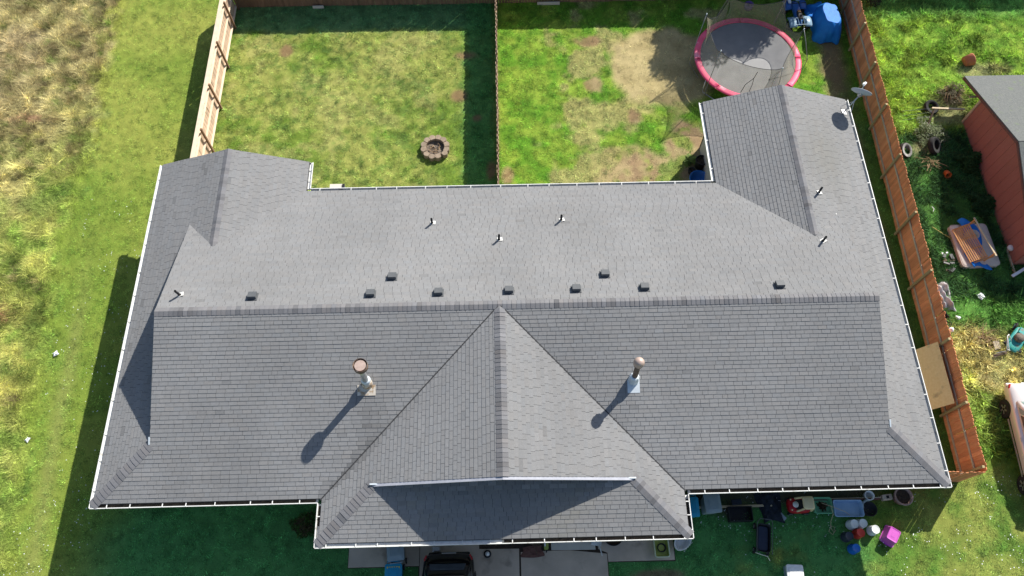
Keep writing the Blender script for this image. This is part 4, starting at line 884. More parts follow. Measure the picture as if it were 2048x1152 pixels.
for i in range(9): MB().box((random.uniform(-.2, .2), random.uniform(-.45, .35), .05 + .04 * (i % 3)), (random.uniform(.1, .3), random.uniform(.08, .2), .05), random.uniform(0, 3), random.uniform(-.3, .3)).build('scrap_piece', M_BLACK if i % 3 else M_BARK, jk, bevel=.01)
for (x, y) in ((-.18, .42), (.02, .45)): MB().box((x, y, .10), (.09, .07, .05), x * 9).build('white_bit', M_PAPER, jk, bevel=.01)
def crumple(name, label, cat, loc, wx, wy, zz, mat, seed, rz=0, amp=.1):
    rng = np.random.default_rng(seed); ph = rng.uniform(0, 6, 6)
    def f(u, v):
        e = min(1, 5 * min(u, 1 - u, v, 1 - v)); z = e * (zz * (.6 + .4 * math.sin(7 * u + ph[0]) * math.cos(6 * v + ph[1])) + amp * .5 * math.sin(17 * u + 9 * v + ph[2]) + amp * .4 * abs(math.sin(11 * v - 8 * u + ph[3])))
        return ((u - .5) * wx * (1 + .15 * math.sin(5 * v + ph[4])), (v - .5) * wy * (1 + .15 * math.sin(4 * u + ph[5])), max(.01, z))
    o = MB().grid(f, 26, 26).build(name, mat, None, False, solid=.008, loc=loc, rz=rz); return tag(o, label, cat)
crumple('grey_tarp', 'crumpled grey tarp heaped against the back of the red fence', 'tarp', (32.25, 8.3, .02), .9, 1.5, .25, M_GTARP, 4, .1, .18)
crumple('dark_tarp_scrap', 'dark grey tarp scrap trailing below the grey tarp', 'tarp', (32.1, 7.3, .02), .45, .9, .10, M_NAVY, 6, .1, .12)
cpx = thing('paper_cup', 'white paper cup lying in grass by the fence', 'cup', (32.66, 7.3, .07)); o = MB().lathe([(.06, -.09), (.085, .1), (.075, .1), (.05, -.07)], 16).build('shell', M_PAPER, cpx, True); o.rotation_euler = (1.4, 0, .9)
cp2 = thing('white_lump', 'small white rag snagged just outside the red fence top', 'rag', (31.32, 6.2, 1.55)); MB().lathe([(.02, -.08), (.08, -.05), (.09, .03), (.03, .09)], 9, wob=lambda a: 1 + .2 * math.sin(3 * a)).build('rag', M_PAPER, cp2)
tag(crumple('white_bag', 'white plastic bag flat on shaded grass near the mattress', 'bag', (33.93, 8.25, .05), .24, .28, .05, M_PAPER, 8, .5, .03), None)
cz = thing('white_clip', 'small curved white scrap in dark weeds near the fence', 'scrap', (33.0, 12.5, .05)); MB().tube([(0, .12, .02), (.05, .0, .05), (.0, -.12, .02)], .016, 6).build('strip', M_PAPER, cz)
# mower
mw = thing('lawn_mower', 'old teal push mower with bent pale handle in the weeds', 'lawn mower', (34.75, 6.25, 0), -.72)
loft([rrect(-.62, .2, .08, .18), rrect(-.45, .3, .07, .24), rrect(.1, .28, .07, .26), rrect(.5, .26, .07, .24), rrect(.62, .14, .08, .18)]).build('deck', M_TEAL, mw, True, sub=1)
MB().lathe([(.19, .24), (.2, .34), (.16, .42), (.05, .44)], 18, (0, .02, 0)).build('engine', M_ENGINE, mw, True); MB().box((.0, .36, .28), (.3, .3, .12)).build('grass_chute', M_TEAL, mw, bevel=.03)
for x in (-.32, .32):
    for y, R_ in ((-.42, .1), (.45, .19)): wheel(mw, (x, y, R_), R_, .07, 'x', rim=M_ATVL, spokes=4)
tf = thing('tube_frame', 'bent pale steel tube chair frame tipped beside the mower', 'chair frame', (34.1, 6.0, 0))
MB().tube([(.42, .16, .16), (.06, .30, .62), (-.05, .22, .66), (-.08, .02, .60), (-.02, -.22, .34), (.12, -.26, .3)], .018, 8).build('handle_tube', M_BWHITE, tf, True); MB().tube([(.06, .2, .5), (.1, -.22, .3)], .014, 6).build('stay', M_BWHITE, tf)
MB().tube([(.12, -.26, .3), (-.35, -.30, .15)], .014, 6).build('stay', M_STEEL, tf); MB().grid(lambda u, v: (-.45 + .5 * u, -.34 - .12 * v + .1 * u, .05 + .12 * u), 5, 4).build('fabric_seat', M_BARK, tf, solid=.01); MB().box((-.2, .05, .1), (.26, .34, .03), .2, .3).build('board_seat', M_RAILG, tf)
tb = thing('white_plank', 'long white plank lying at the shed corner', 'plank', (35.45, 9.1, .1)); MB().bar((0, 0, .05), (1.4, .75, .12), .12, .04).build('board', M_PAPER, tb)
# shrub and stump at the top right
sb = thing('bare_shrub', 'brownish leafy shrub at the far end of the red fence', 'shrub', (33.35, 25.45, 0))
leafy(sb, 'leaves', 1500, 1.15, 1.2, (.06, .065, .035), 8, .10)
for i in range(26): a = i * .9; MB().tube([(0, 0, 0), (.5 * math.cos(a), .5 * math.sin(a), .7), (1.0 * math.cos(a + .2), 1.0 * math.sin(a + .2), 1.15)], [.03, .016, .006], 5).build('stem', M_BARK, sb)
st_ = thing('tree_stump', 'pale cut tree stump at the top right of the lawn', 'stump', (38.4, 25.25, 0)); MB().lathe([(.42, -.05), (.34, .12), (.31, .5)], 18, wob=lambda a: 1 + .08 * math.sin(5 * a) + .05 * math.sin(9 * a + 1)).build('trunk', M_STICK, st_, True); MB().lathe([(.30, .5), (.30, .512), (.02, .515)], 18, wob=lambda a: 1 + .08 * math.sin(5 * a)).build('cut_face', M_TANW, st_); MB().box((-.25, .25, .62), (.3, .2, .2), .5).build('pale_log', M_PAPER, st_, bevel=.05)

br_ = thing('bramble_bush', 'dark tangled bramble at the back corner of the red shed', 'bush', (35.55, 18.75, 0)); leafy(br_, 'leaves', 900, .75, .55, (.10, .085, .045), 31, .08)
for i in range(40):
    a = i * 2.4; l = .4 + .45 * ((i * 37) % 10) / 10; MB().tube([(.2 * math.cos(a), .2 * math.sin(a), 0), (l * .6 * math.cos(a + .3), l * .6 * math.sin(a + .3), .45), (l * math.cos(a + .7), l * math.sin(a + .7), .2 + .03 * (i % 9))], [.012, .009, .004], 5).build('cane', M_STICK if i % 3 else M_BARK, br_)
iv = thing('ivy_bush', 'dark green ivy bush against the red shed wall', 'bush', (35.25, 14.9, 0)); leafy(iv, 'leaves', 2600, .75, .6, (.035, .085, .022), 32, .11); MB().tube([(0, 0, 0), (.1, .1, .4)], [.03, .01], 6).build('stem', M_BARK, iv)
iv2 = thing('ivy_bush', 'dark green ivy bush between the mattress and red shed', 'bush', (35.25, 12.7, 0)); leafy(iv2, 'leaves', 2200, .7, .45, (.03, .08, .022), 33, .11); MB().tube([(0, 0, 0), (.1, .1, .3)], [.03, .01], 6).build('stem', M_BARK, iv2)
wb_ = thing('pale_weed_bush', 'pale flowering weed bush below the timber beam', 'bush', (33.9, 16.6, 0)); leafy(wb_, 'leaves', 1500, .95, .5, (.13, .16, .07), 34, .08); leafy(wb_, 'flowers', 160, .9, .55, (.42, .42, .34), 35, .05); MB().tube([(0, 0, 0), (.1, .1, .3)], [.02, .008], 6).build('stem', M_BARK, wb_)
fs_ = thing('low_shrub', 'low dark reddish shrub in the front inner corner of the house', 'shrub', (6.55, -.28, 0)); leafy(fs_, 'leaves', 600, .42, .4, (.075, .06, .025), 36, .09); leafy(fs_, 'green_leaves', 800, .55, .35, (.05, .10, .02), 37, .09); MB().tube([(0, 0, 0), (.05, .05, .3)], [.025, .01], 6).build('stem', M_BARK, fs_)
# ------------------------------------------------------------------ cars
def car(name, label, loc, rz, paint, Ln=4.7, W_=1.82, H_=1.45, suv=False, rear_glass=M_GLASSG, side_glass=M_GLASSD):
    """local +y is the REAR end, origin at the centre on the ground"""
    t = thing(name, label, 'car', loc, rz); hw = W_ / 2; hl = Ln / 2
    belt = .92 if not suv else 1.05; deckz = .98 if not suv else 1.05
    def sec(y, w_, zb, zm, zt, wt): return [(-w_ * .9, y, zb), (w_ * .9, y, zb), (w_, y, zm * .75), (w_, y, zm), (wt, y, zt), (-wt, y, zt), (-w_, y, zm), (-w_, y, zm * .75)]
    body = loft([sec(-hl, hw * .72, .35, .52, .62, hw * .6), sec(-hl + .12, hw * .90, .24, .6, .74, hw * .78), sec(-hl + .6, hw * .98, .2, .68, .84, hw * .85), sec(-hl + 1.3, hw, .2, .74, .93, hw * .88), sec(0, hw, .2, .78, belt, hw * .9),
                 sec(hl - 1.1, hw, .2, .80, deckz, hw * .88), sec(hl - .35, hw * .98, .24, .80, deckz, hw * .82), sec(hl - .1, hw * .92, .28, .72, deckz - .05, hw * .74), sec(hl, hw * .78, .36, .62, deckz - .20, hw * .66)])
    body.build('body', paint, t, True, sub=2)
    y0, y1, y2, y3 = (-.95, -.30, .95, 1.65) if not suv else (-.95, -.25, 1.55, hl - .34)
    xb, xt = hw * .86, hw * .64 if not suv else hw * .72
    cabn = MB(); z0 = belt - .04; z1 = H_
    rows = [(0, y0, y3, xb), (.35, y0 + (y1 - y0) * .4, y3 - (y3 - y2) * .4, xb * .62 + xt * .38), (.8, y0 + (y1 - y0) * .85, y3 - (y3 - y2) * .85, xb * .15 + xt * .85), (1, y1 + .12, y2 - .12, xt * .9)]
    st2 = []
    for f_, a, b, x in rows:
        z = z0 + (z1 - z0) * f_; st2.append([(-x * .93, a, z), (x * .93, a, z), (x, a + .12, z), (x, b - .12, z), (x * .93, b, z), (-x * .93, b, z), (-x, b - .12, z), (-x, a + .12, z)])
    lo_ = loft(st2); lo_.build('cabin', paint, t, True)
    def lerp_row(f_):
        for i in range(3):
            if rows[i][0] <= f_ <= rows[i + 1][0]:
                k = (f_ - rows[i][0]) / (rows[i + 1][0] - rows[i][0]); return [rows[i][j] + k * (rows[i + 1][j] - rows[i][j]) for j in range(4)]
    def rowz(f_): return z0 + (z1 - z0) * f_
    fa, fb = .14, .78; ra, rb = lerp_row(fa), lerp_row(fb)
    for sx in (-1, 1):
        for (u0, u1) in ((.10, .46), (.50, .80), (.83, .95)) if not suv else ((.08, .36), (.39, .68), (.71, .95)):
            pts_ = []
            for f_, r_ in ((fa, ra), (fb, rb)):
                for u in ((u0, u1) if f_ == fa else (u1, u0)):
                    y = r_[1] + .1 + (r_[2] - r_[1] - .2) * u; pts_.append((sx * (r_[3] + .008), y, rowz(f_)))
            MB().add(pts_, [(0, 1, 2, 3)]).build('side_window', side_glass if u0 < .8 else rear_glass, t)
    for end, gm, nm in ((1, side_glass, 'windscreen'), (2, rear_glass, 'rear_window')):
        o_ = -.012 if end == 1 else .012
        MB().add([(-ra[3] * .82, ra[end] + o_, rowz(fa)), (ra[3] * .82, ra[end] + o_, rowz(fa)), (rb[3] * .84, rb[end] + o_, rowz(fb)), (-rb[3] * .84, rb[end] + o_, rowz(fb))], [(0, 1, 2, 3)]).build(nm, gm, t)
    for sx in (-1, 1):
        for y in (-hl + .9, hl - .95):
            wheel(t, (sx * (hw - .08), y, .32), .32, .20, 'x')
            o = MB().lathe([(.02, 0), (.37, 0), (.37, .02), (.02, .02)], 24).build('wheel_arch', M_BLACK, t); o.location = (sx * (hw - .012), y, .36); o.rotation_euler = (0, math.pi / 2 * sx, 0)
        zl = .78 if not suv else .95
        MB().box((sx * hw * .86, hl - .17, zl), (.06, .20, .10), sx * .42).build('tail_light', M_TAIL, t, bevel=.03)
        MB().box((sx * hw * .72, -hl + .1, .64), (.3, .16, .12), sx * .4).build('headlight', M_GLASSG, t, bevel=.03)
        MB().bar((sx * (hw + .004), -1.2, .42), (sx * (hw + .004), 1.0, .42), .02, .06).build('side_trim', M_BLACK if suv else M_GALV, t)
        MB().bar((sx * (hw + .004), .0, .86), (sx * (hw + .004), .18, .86), .025, .03).build('door_handle', paint, t)
    MB().box((0, hl + .0, .45), (W_ * .8, .12, .16)).build('bumper', paint, t, bevel=.05); MB().box((0, hl - .0, .66), (.5, .03, .13)).build('number_plate', M_PAPER, t)
    return t
cw = car('parked_car', 'champagne pink sedan parked on the grass at the right edge', (34.05, 1.86, 0), -.06, M_CARW, 4.75, 1.82, 1.42)
ck = car('parked_car', 'black car with tinted rear window on the driveway', (11.86, -3.72, .03), 0, M_CARB, 4.5, 1.84, 1.62, True, M_GLASSB)

# ------------------------------------------------------------------ front yard things
def bin_(name, label, loc, rz, mat, lidmat, marks=False):
    t = thing(name, label, 'bin', loc, rz); mb = MB(); vs = []; fs = []
    for z, k in ((.06, .78), (.12, .80), (.92, 1), (.96, 1.03)): vs += [(x * k, y * k, z) for x, y in rbox(.56, .66, 0, .06, 3)]
    n = len(vs) // 4
    for i in range(3): fs += [(i * n + j, i * n + (j + 1) % n, (i + 1) * n + (j + 1) % n, (i + 1) * n + j) for j in range(n)]
    fs.append(tuple(range(n))[::-1]); mb.add(vs, fs).build('bin_body', mat, t, True)
    lid = MB(); po = rbox(.60, .70, 0, .07, 3); n = len(po); lid.v = [(x, y, .965) for x, y in po] + [(x * .97, y * .97, 1.0) for x, y in po] + [(x * .6, y * .6 - .02, 1.035) for x, y in po]
    for i in range(2): lid.f += [(i * n + j, i * n + (j + 1) % n, (i + 1) * n + (j + 1) % n, (i + 1) * n + j) for j in range(n)]
    lid.f.append(tuple(2 * n + j for j in range(n))); ld_ = lid.build('lid', lidmat, t, False)
    MB().box((0, 0, 1.036), (.26, .3, .012)).build('lid_panel', lidmat, ld_, bevel=.01)
    MB().tube([(-.22, .34, .9), (-.22, .42, .96), (.22, .42, .96), (.22, .34, .9)], .018, 6).build('handle', mat, t)
    for x in (-.25, .25): wheel(t, (x, .3, .1), .1, .05, 'x', spokes=4)
    if marks:
        for k in range(6): MB().box((-.2 + k * .08, .22, 1.022), (.05, .06, .012)).build('printed_letter', M_YEL, t)
    return t
bin_('wheelie_bin', 'grey blue wheelie bin standing beside the black car', (10.02, -1.36, .035), 3.25, M_GREYB, M_GREYB)
bin_('recycling_bin', 'cyan recycling bin with yellow print in front of the grey bin', (9.98, -2.14, .0), .02, M_BLUEB, M_BLUEB, True)
bin_('recycling_bin', 'bright blue recycling bin tucked under the porch gutter corner', (20.50, -.14, 0), .0, M_BLUEB, M_BLUEB)
bin_('wheelie_bin', 'grey wheelie bin beside the blue bin at the house corner', (21.30, -.02, 0), .05, M_GREYB, M_GREYB)
ht = thing('metal_post', 'short shiny galvanised post behind the black car', 'post', (11.40, -1.30, .03)); MB().box((0, 0, .3), (.26, .16, .6)).build('sheet_body', M_GALV, ht, bevel=.02); MB().tube([(-.1, -.09, .0), (-.1, -.09, .62)], .02, 6).build('bright_pipe', M_PAPER, ht)
bl_ = thing('white_ball', 'small white ball in a dark dish on the driveway', 'ball', (13.2, -1.46, .03)); MB().lathe([(.0, .02), (.06, .03), (.08, .1), (.05, .165), (.0, .18)], 16).build('ball', M_PAPER, bl_, True); MB().lathe([(.1, 0), (.14, .02), (.12, .03), (.06, .015)], 18).build('dish', M_BLACK, bl_, True)
# stains and rubbish on the driveway
crumple('brown_rag', 'flattened brown rag mat on the driveway', 'rag', (14.82, -1.42, .032), .75, .36, .02, M_BRICKR, 11, .05, .015)
rcr = thing('red_crate', 'red plastic crate under the porch gutter', 'crate', (14.42, -.98, .03))
for y in (-.14, .14): 
    for k in range(4): MB().box((0, y, .04 + k * .075), (.34, .02, .05)).build('side_slat', M_TOYR, rcr)
for k in range(5): MB().box((-.14 + k * .07, 0, .02), (.04, .3, .02)).build('floor_slat', M_TOYR, rcr)
for x in (-.165, .165): MB().box((x, 0, .15), (.02, .26, .28)).build('end_panel', M_TOYR, rcr)
sticks('branch_litter', 'dark branch litter beside the red crate under the eave', (14.95, -1.02, .04), 14, .45, .1, M_BARK, 6, .012); random.seed(31)
gl = thing('green_scooter_deck', 'narrow lime and white toy deck under the porch gutter', 'toy', (15.32, -1.1, .03)); MB().prism(rbox(.16, .55, 0, .06, 4), .05, .11).build('deck', M_LIME, gl, bevel=.01); MB().box((-.045, .05, .113), (.05, .42, .012)).build('white_stripe', M_PAPER, gl); wheel(gl, (0, -.32, .05), .05, .04, 'x', spokes=3); wheel(gl, (0, .3, .05), .05, .04, 'x', spokes=3)
pn = thing('dust_pan', 'white dustpan with handle on the porch slab', 'dustpan', (17.15, -1.12, .045), -.2); MB().box((0, .0, .03), (.36, .30, .03), 0, .08).build('pan', M_BWHITE, pn, bevel=.012); MB().box((-.17, 0, .07), (.02, .3, .09)).build('pan_side', M_BWHITE, pn); MB().box((.17, 0, .07), (.02, .3, .09)).build('pan_side', M_BWHITE, pn); MB().tube([(.12, -.14, .05), (.26, -.46, .06)], .02, 6).build('handle', M_BWHITE, pn)
pot('half_barrel', 'dark round half barrel planter under the porch gutter', 'planter', (17.72, -.98, .03), .36, .4, M_BLACK)
def tote(name, label, loc, rz, wx, wy, hh, mat, rimmat=None, lid=None, group=None):
    t = thing(name, label, 'storage tote', loc, rz, group); po = rbox(wx, wy, 0, .07, 4); n = len(po); vs = []; fs = []
    lay = [(.0, .80), (.015, .84), (hh - .03, .95), (hh - .025, 1.0), (hh, 1.0), (hh, .945), (hh - .03, .91), (hh * .55, .84)]
    for z, k in lay: vs += [(x * k, y * k, z) for x, y in po]
    for i in range(len(lay) - 1): fs += [(i * n + j, i * n + (j + 1) % n, (i + 1) * n + (j + 1) % n, (i + 1) * n + j) for j in range(n)]
    fs += [tuple(range(n))[::-1], tuple((len(lay) - 1) * n + j for j in range(n))]
    MB().add(vs, fs).build('tub_body', mat, t, False)
    if rimmat: MB().tube([(x * .985, y * .985, hh) for x, y in po], .022, 6, True).build('rim', rimmat, t, True)
    if lid:
        l = MB(); l.v = [(x * 1.02, y * 1.02, hh + .002) for x, y in po] + [(x * 1.02, y * 1.02, hh + .03) for x, y in po] + [(x * .9, y * .9, hh + .04) for x, y in po] + [(x * .86, y * .86, hh + .025) for x, y in po]
        for i in range(3): l.f += [(i * n + j, i * n + (j + 1) % n, (i + 1) * n + (j + 1) % n, (i + 1) * n + j) for j in range(n)]
        l.f.append(tuple(3 * n + j for j in range(n))); ld_ = l.build('lid', lid, t); MB().prism(rbox(wx * .5, wy * .5, 0, .04, 3), hh + .025, hh + .038).build('lid_panel', lid, ld_, bevel=.006)
    return t
t1 = tote('lime_tote', 'lime green tote with cloudy rim at the porch walk end', (19.42, -1.32, .033), .02, .52, .86, .36, M_LIME, M_CLEAR)
o = pot('black_pot', 'black flower pot standing inside the lime green tote', 'pot', (19.44, -1.42, .07), .16, .24, M_BLACK)
lb = thing('laundry_basket', 'white slotted laundry basket at the porch corner', 'basket', (20.22, -1.22, .0), .75)
MB().lathe([(.2, 0), (.22, .02), (.30, .30), (.33, .31), (.31, .33), (.28, .3), (.2, .03)], 20, sx=1.2, sy=.8).build('basket_shell', M_BWHITE, lb, True)
for k in range(5): MB().box((-.2 + .1 * k, -.27, .2), (.03, .02, .16)).build('slot_bar', M_BWHITE, lb)
bc = thing('black_crate', 'black open crate on the grass below the gutter', 'crate', (22.45, -.32, 0))
for x in (-.42, .42): MB().box((x, 0, .16), (.025, .5, .32)).build('side_panel', M_BLACK, bc)
for y in (-.25, .25): MB().box((0, y, .16), (.86, .025, .32)).build('side_panel', M_BLACK, bc)
MB().box((0, 0, .02), (.84, .5, .02)).build('base_panel', M_BLACK, bc); MB().box((-.1, .42, .32), (.36, .2, .1), .1).build('dark_lid', M_NAVY, bc, bevel=.02)
crumple('navy_tarp', 'dark navy tarp sheet spread from under the gutter', 'tarp', (23.65, .0, .02), .85, 1.25, .18, M_NAVY, 14, .12, .08)
cz2 = thing('teal_scrap', 'small teal plastic scoop beside the navy tarp', 'scoop', (24.02, -.42, .02), .7); MB().box((0, 0, .04), (.18, .32, .03), 0, .1).build('blade', M_GREYB, cz2, bevel=.015); MB().tube([(0, .14, .06), (0, .32, .1)], .018, 6).build('grip', M_GREYB, cz2)
wg = thing('garden_cart', 'black fabric garden cart with thin frame on shaded grass', 'cart', (23.10, -1.20, 0), -.18)
po = rbox(.46, .98, 0, .1, 4); n = len(po); mb = MB()
for z, k in ((.2, .86), (.22, .9), (.52, 1.0), (.52, .96), (.27, .86)): mb.v += [(x * k, y * k, z) for x, y in po]
for i in range(4): mb.f += [(i * n + j, i * n + (j + 1) % n, (i + 1) * n + (j + 1) % n, (i + 1) * n + j) for j in range(n)]
mb.f += [tuple(range(n))[::-1]]; mb.build('fabric_tub', M_BLACK, wg, True); MB().prism([(x * .80, y * .86) for x, y in po], .30, .36).build('cushion', pm('slate_cushion', (.035, .045, .075), (.045, .058, .09), 4, .8), wg, bevel=.03)
MB().tube([(-.27, -.55, .56), (-.27, .5, .56), (-.2, .62, .7), (.2, .62, .7), (.27, .5, .56), (.27, -.55, .56)], .014, 6).build('frame_tube', M_BLACKM, wg); MB().tube([(-.3, -.55, .5), (-.1, -.6, .54), (.12, -.62, .52), (.24, -.74, .4)], .014, 6).build('pull_handle', M_GALV, wg)
for x in (-.24, .24):
    for y in (-.42, .42): wheel(wg, (x, y, .12), .12, .06, 'x', spokes=4)
# toy car
ty = thing('ride_on_toy_car', 'red ride-on toy car with beige roof by the flower bed', 'toy car', (24.62, -.08, 0), math.pi / 2)
loft([rrect(-.42, .18, .12, .38), rrect(-.34, .27, .08, .46), rrect(0, .29, .08, .44), rrect(.32, .28, .08, .48), rrect(.43, .18, .12, .42)]).build('body', M_TOYR, ty, True, sub=2)
MB().prism(rbox(.36, .34, 0, .07, 4), .39, .475).build('seat_opening', M_BLACK, ty)
loft([[(x, y, .80) for x, y in rbox(.46, .40, 0, .1, 3)], [(x * 1.02, y * 1.02, .84) for x, y in rbox(.46, .40, 0, .1, 3)], [(x * .8, y * .8, .87) for x, y in rbox(.46, .40, 0, .1, 3)]]).build('roof', M_TOYY, ty, True, loc=(0, -.17, 0))
for x in (-.2, .2):
    MB().tube([(x * 1.1, -.36, .44), (x, -.33, .82)], .035, 8).build('pillar', M_TOYY, ty); MB().tube([(x * 1.15, .16, .46), (x, .0, .82)], .035, 8).build('pillar', M_TOYY, ty)
    wheel(ty, (x * 1.3, -.26, .12), .12, .07, 'x', spokes=4); wheel(ty, (x * 1.3, .28, .12), .12, .07, 'x', spokes=4)
    MB().lathe([(.0, .0), (.03, .01), (.0, .03)], 12, (x * .9, .34, .50)).build('headlight', M_TOYY, ty)
o = MB().lathe([(.02, 0), (.10, .01), (.11, .035), (.02, .04)], 18, (0, .2, .52)).build('steering_wheel', M_BWHITE, ty, True)
g1 = tote('green_tote', 'green open tote with dry clippings beside the toy car', (25.50, -.10, 0), -.02, .66, .56, .32, M_GREENT, M_GREENT); leafy(g1, 'clippings', 120, .16, .12, (.06, .04, .02), 12, .09, (.02, 0, .18))
g3 = tote('blue_tote', 'long translucent blue tote of rainwater below the gutter', (26.42, -.22, 0), -.02, 1.06, .58, .30, M_BLUET, M_BLUET); MB().prism(rbox(.62, .34, 0, .08, 3), .10, .13).build('muddy_bottom', M_ENGINE, g3)
rp = thing('rope', 'pale looped rope hanging over the tote ends onto grass', 'rope', (25.75, -.3, 0)); MB().tube([(-.3, .28, .36), (0, .16, .37), (.25, .05, .38), (.5, -.05, .36), (.75, -.2, .2)], .010, 5).build('strand', M_TANW, rp); MB().tube([(0, .16, .37), (.05, -.12, .36), (.02, -.32, .1), (-.02, -.55, .06), (.05, -.72, .06), (.12, -.55, .06), (.02, -.5, .06), (-.12, -.68, .06), (.0, -.8, .06), (.14, -.65, .06)], .010, 5).build('loop', M_TANW, rp)
bpn = thing('black_basin', 'round black basin with grey pipe beside the blue tote', 'basin', (27.25, -.25, 0)); MB().lathe([(.22, 0), (.24, .02), (.27, .2), (.25, .21), (.22, .04), (.02, .03)], 26, cap=False).build('bowl', M_BLACK, bpn, True); MB().tube([(-.28, .02, .24), (-.26, .2, .27), (-.12, .30, .27), (.02, .31, .25)], .045, 8).build('pipe_elbow', M_GREYB, bpn, True)
tc = pot('terracotta_planter', 'wide pinkish terracotta planter under the right gutter', 'planter', (28.52, .15, 0), .34, .38, pm('dusty_terracotta', (.36, .25, .21), (.30, .20, .17), 6, .85), True, 30, .75, .05)
pot('white_bowl', 'small pale round bowl under the gutter beside the bed', 'bowl', (27.3, .22, .0), .18, .3, M_BWHITE, False)
fb = thing('flower_bed_edging', 'brown plank edging along the front flower bed', 'edging', (0, 0, 0))
MB().box((26.4, .12, .09), (2.7, .05, .18), -.0).build('edging_board', M_BRICKR, fb, bevel=.008); MB().box((26.4, .155, .185), (2.7, .025, .018)).build('pale_cap', M_RAILG, fb); MB().box((22.4, -.02, .06), (2.9, .08, .12), .0).build('edging_board', M_TANW, fb, bevel=.01)
blk = thing('concrete_block', 'grey concrete block at the end of the bed edging', 'block', (28.0, .16, 0)); MB().box((0, 0, .1), (.36, .2, .2), .1).build('block_body', M_CONC, blk, bevel=.01); MB().box((0, 0, .203), (.1, .1, .012), .1).build('block_core', M_BLACK, blk)
def bucket(label, loc, mat, rz=0, upside=True):
    t = thing('bucket', label, 'bucket', loc, rz, 'buckets clustered on the front lawn'); t.scale = (1.14, 1.14, 1.12)
    MB().lathe([(.155, 0), (.16, .03), (.148, .05), (.132, .36), (.125, .372), (.118, .366), (.02, .366)], 26, cap=True).build('shell', mat, t, True)
    MB().lathe([(.158, .045), (.163, .05), (.158, .075), (.150, .075)], 26, cap=False).build('collar', mat, t, True)
    MB().tube([(.155 * math.cos(a), .155 * math.sin(a), .045 - .03 * math.sin((a - .3) * 1.0)) for a in np.linspace(.3, 3.4, 12)], .005, 5).build('wire_handle', M_STEEL, t)
    return t
bucket('leftmost of the three upturned white buckets by the blue tote', (26.48, -.78, 0), M_BWHITE); bucket('middle upturned white bucket close to the red bucket', (26.80, -.77, 0), M_BWHITE); bucket('white bucket nearest the magenta tote', (27.20, -1.0, 0), M_BWHITE)
bucket('dark navy bucket left of the red bucket', (26.20, -1.20, 0), M_BDARK); bucket('red upturned bucket among the white buckets', (26.64, -1.10, 0), M_BRED); bucket('blue upturned bucket standing apart below the others', (26.36, -1.62, 0), M_BBLUE)
mg = thing('magenta_tote', 'magenta plastic tote standing upturned on the lawn edge of the shade', 'storage tote', (27.80, -1.20, 0), .95)
po = rbox(.62, .50, 0, .07, 4); n = len(po); vs = []; fs = []; lay = [(0, 1.06), (.05, 1.06), (.06, .98), (.40, .78), (.42, .75), (.415, .66), (.405, .62)]
for z, k in lay: vs += [(x * k, y * k, z) for x, y in po]
for i in range(len(lay) - 1): fs += [(i * n + j, i * n + (j + 1) % n, (i + 1) * n + (j + 1) % n, (i + 1) * n + j) for j in range(n)]
fs.append(tuple((len(lay) - 1) * n + j for j in range(n))); MB().add(vs, fs).build('tub_body', M_MAGL, mg)
MB().prism(rbox(.2, .14, 0, .03, 3), .404, .412).build('base_panel', M_MAGL, mg, bevel=.004)
for sx in (-1, 1): MB().box((sx * .335, 0, .03), (.03, .2, .04)).build('handle_grip', M_MAG, mg, bevel=.008)
co = thing('cooler', 'white lidded cooler with dark base at the bottom edge', 'cooler', (24.02, -2.62, 0), -.06)
MB().prism(rbox(.56, .98, 0, .06, 4), 0, .30).build('base', M_GREYB, co, bevel=.02); MB().prism(rbox(.60, 1.02, 0, .07, 4), .30, .40).build('lid', M_BWHITE, co, bevel=.025); MB().prism(rbox(.44, .80, 0, .05, 4), .40, .412).build('lid_panel', M_BWHITE, co, bevel=.006)
# left field litter
for (x, y, lab, sz, rz) in ((-4.07, 6.61, 'square white paper scrap on the mown strip left of the house', .19, .6), (-4.33, 3.12, 'crumpled white scrap nearest the bottom left corner', .17, 1.1), (-5.9, 5.15, 'pale carton scrap at the left picture edge', .42, .2)):
    crumple('paper_scrap', lab, 'litter', (x, y, .06), sz, sz * .9, .04, M_PAPER if sz < .4 else M_TANW, int(sz * 100), rz, .03)
# tall things beyond the back fence (their shade falls into the yard)
fence('back fence of the neighbour lawn at the top right', (31.6, 25.9), (43, 25.9), 1, M_WOODD, 1.85, .146, (.3, 1.5), M_WOODD, M_WOODD, [2.4, 4.8, 7.2, 9.6])
tree = thing('leafy_tree', 'leafy tree behind the back fence shading the trampoline', 'tree', (29.6, 28.05, 0))
MB().tube([(0, 0, -.1), (.1, 0, 1.6), (.0, .1, 3.4), (.1, .0, 5.4), (.0, .1, 7.2)], [.24, .19, .15, .09, .03], 10).build('trunk', M_BARK, tree, True)
for i in range(14):
    a = i * 2.4; z = 3.0 + i * .27; l = 1.9 - .05 * i; MB().tube([(.03, .03, z), (l * .5 * math.cos(a), l * .5 * math.sin(a), z + .5), (l * math.cos(a), l * math.sin(a), z + .8)], [.07, .045, .012], 6).build('limb', M_BARK, tree, True)
rng = np.random.default_rng(5); V = []; Fc = []; Cc = []
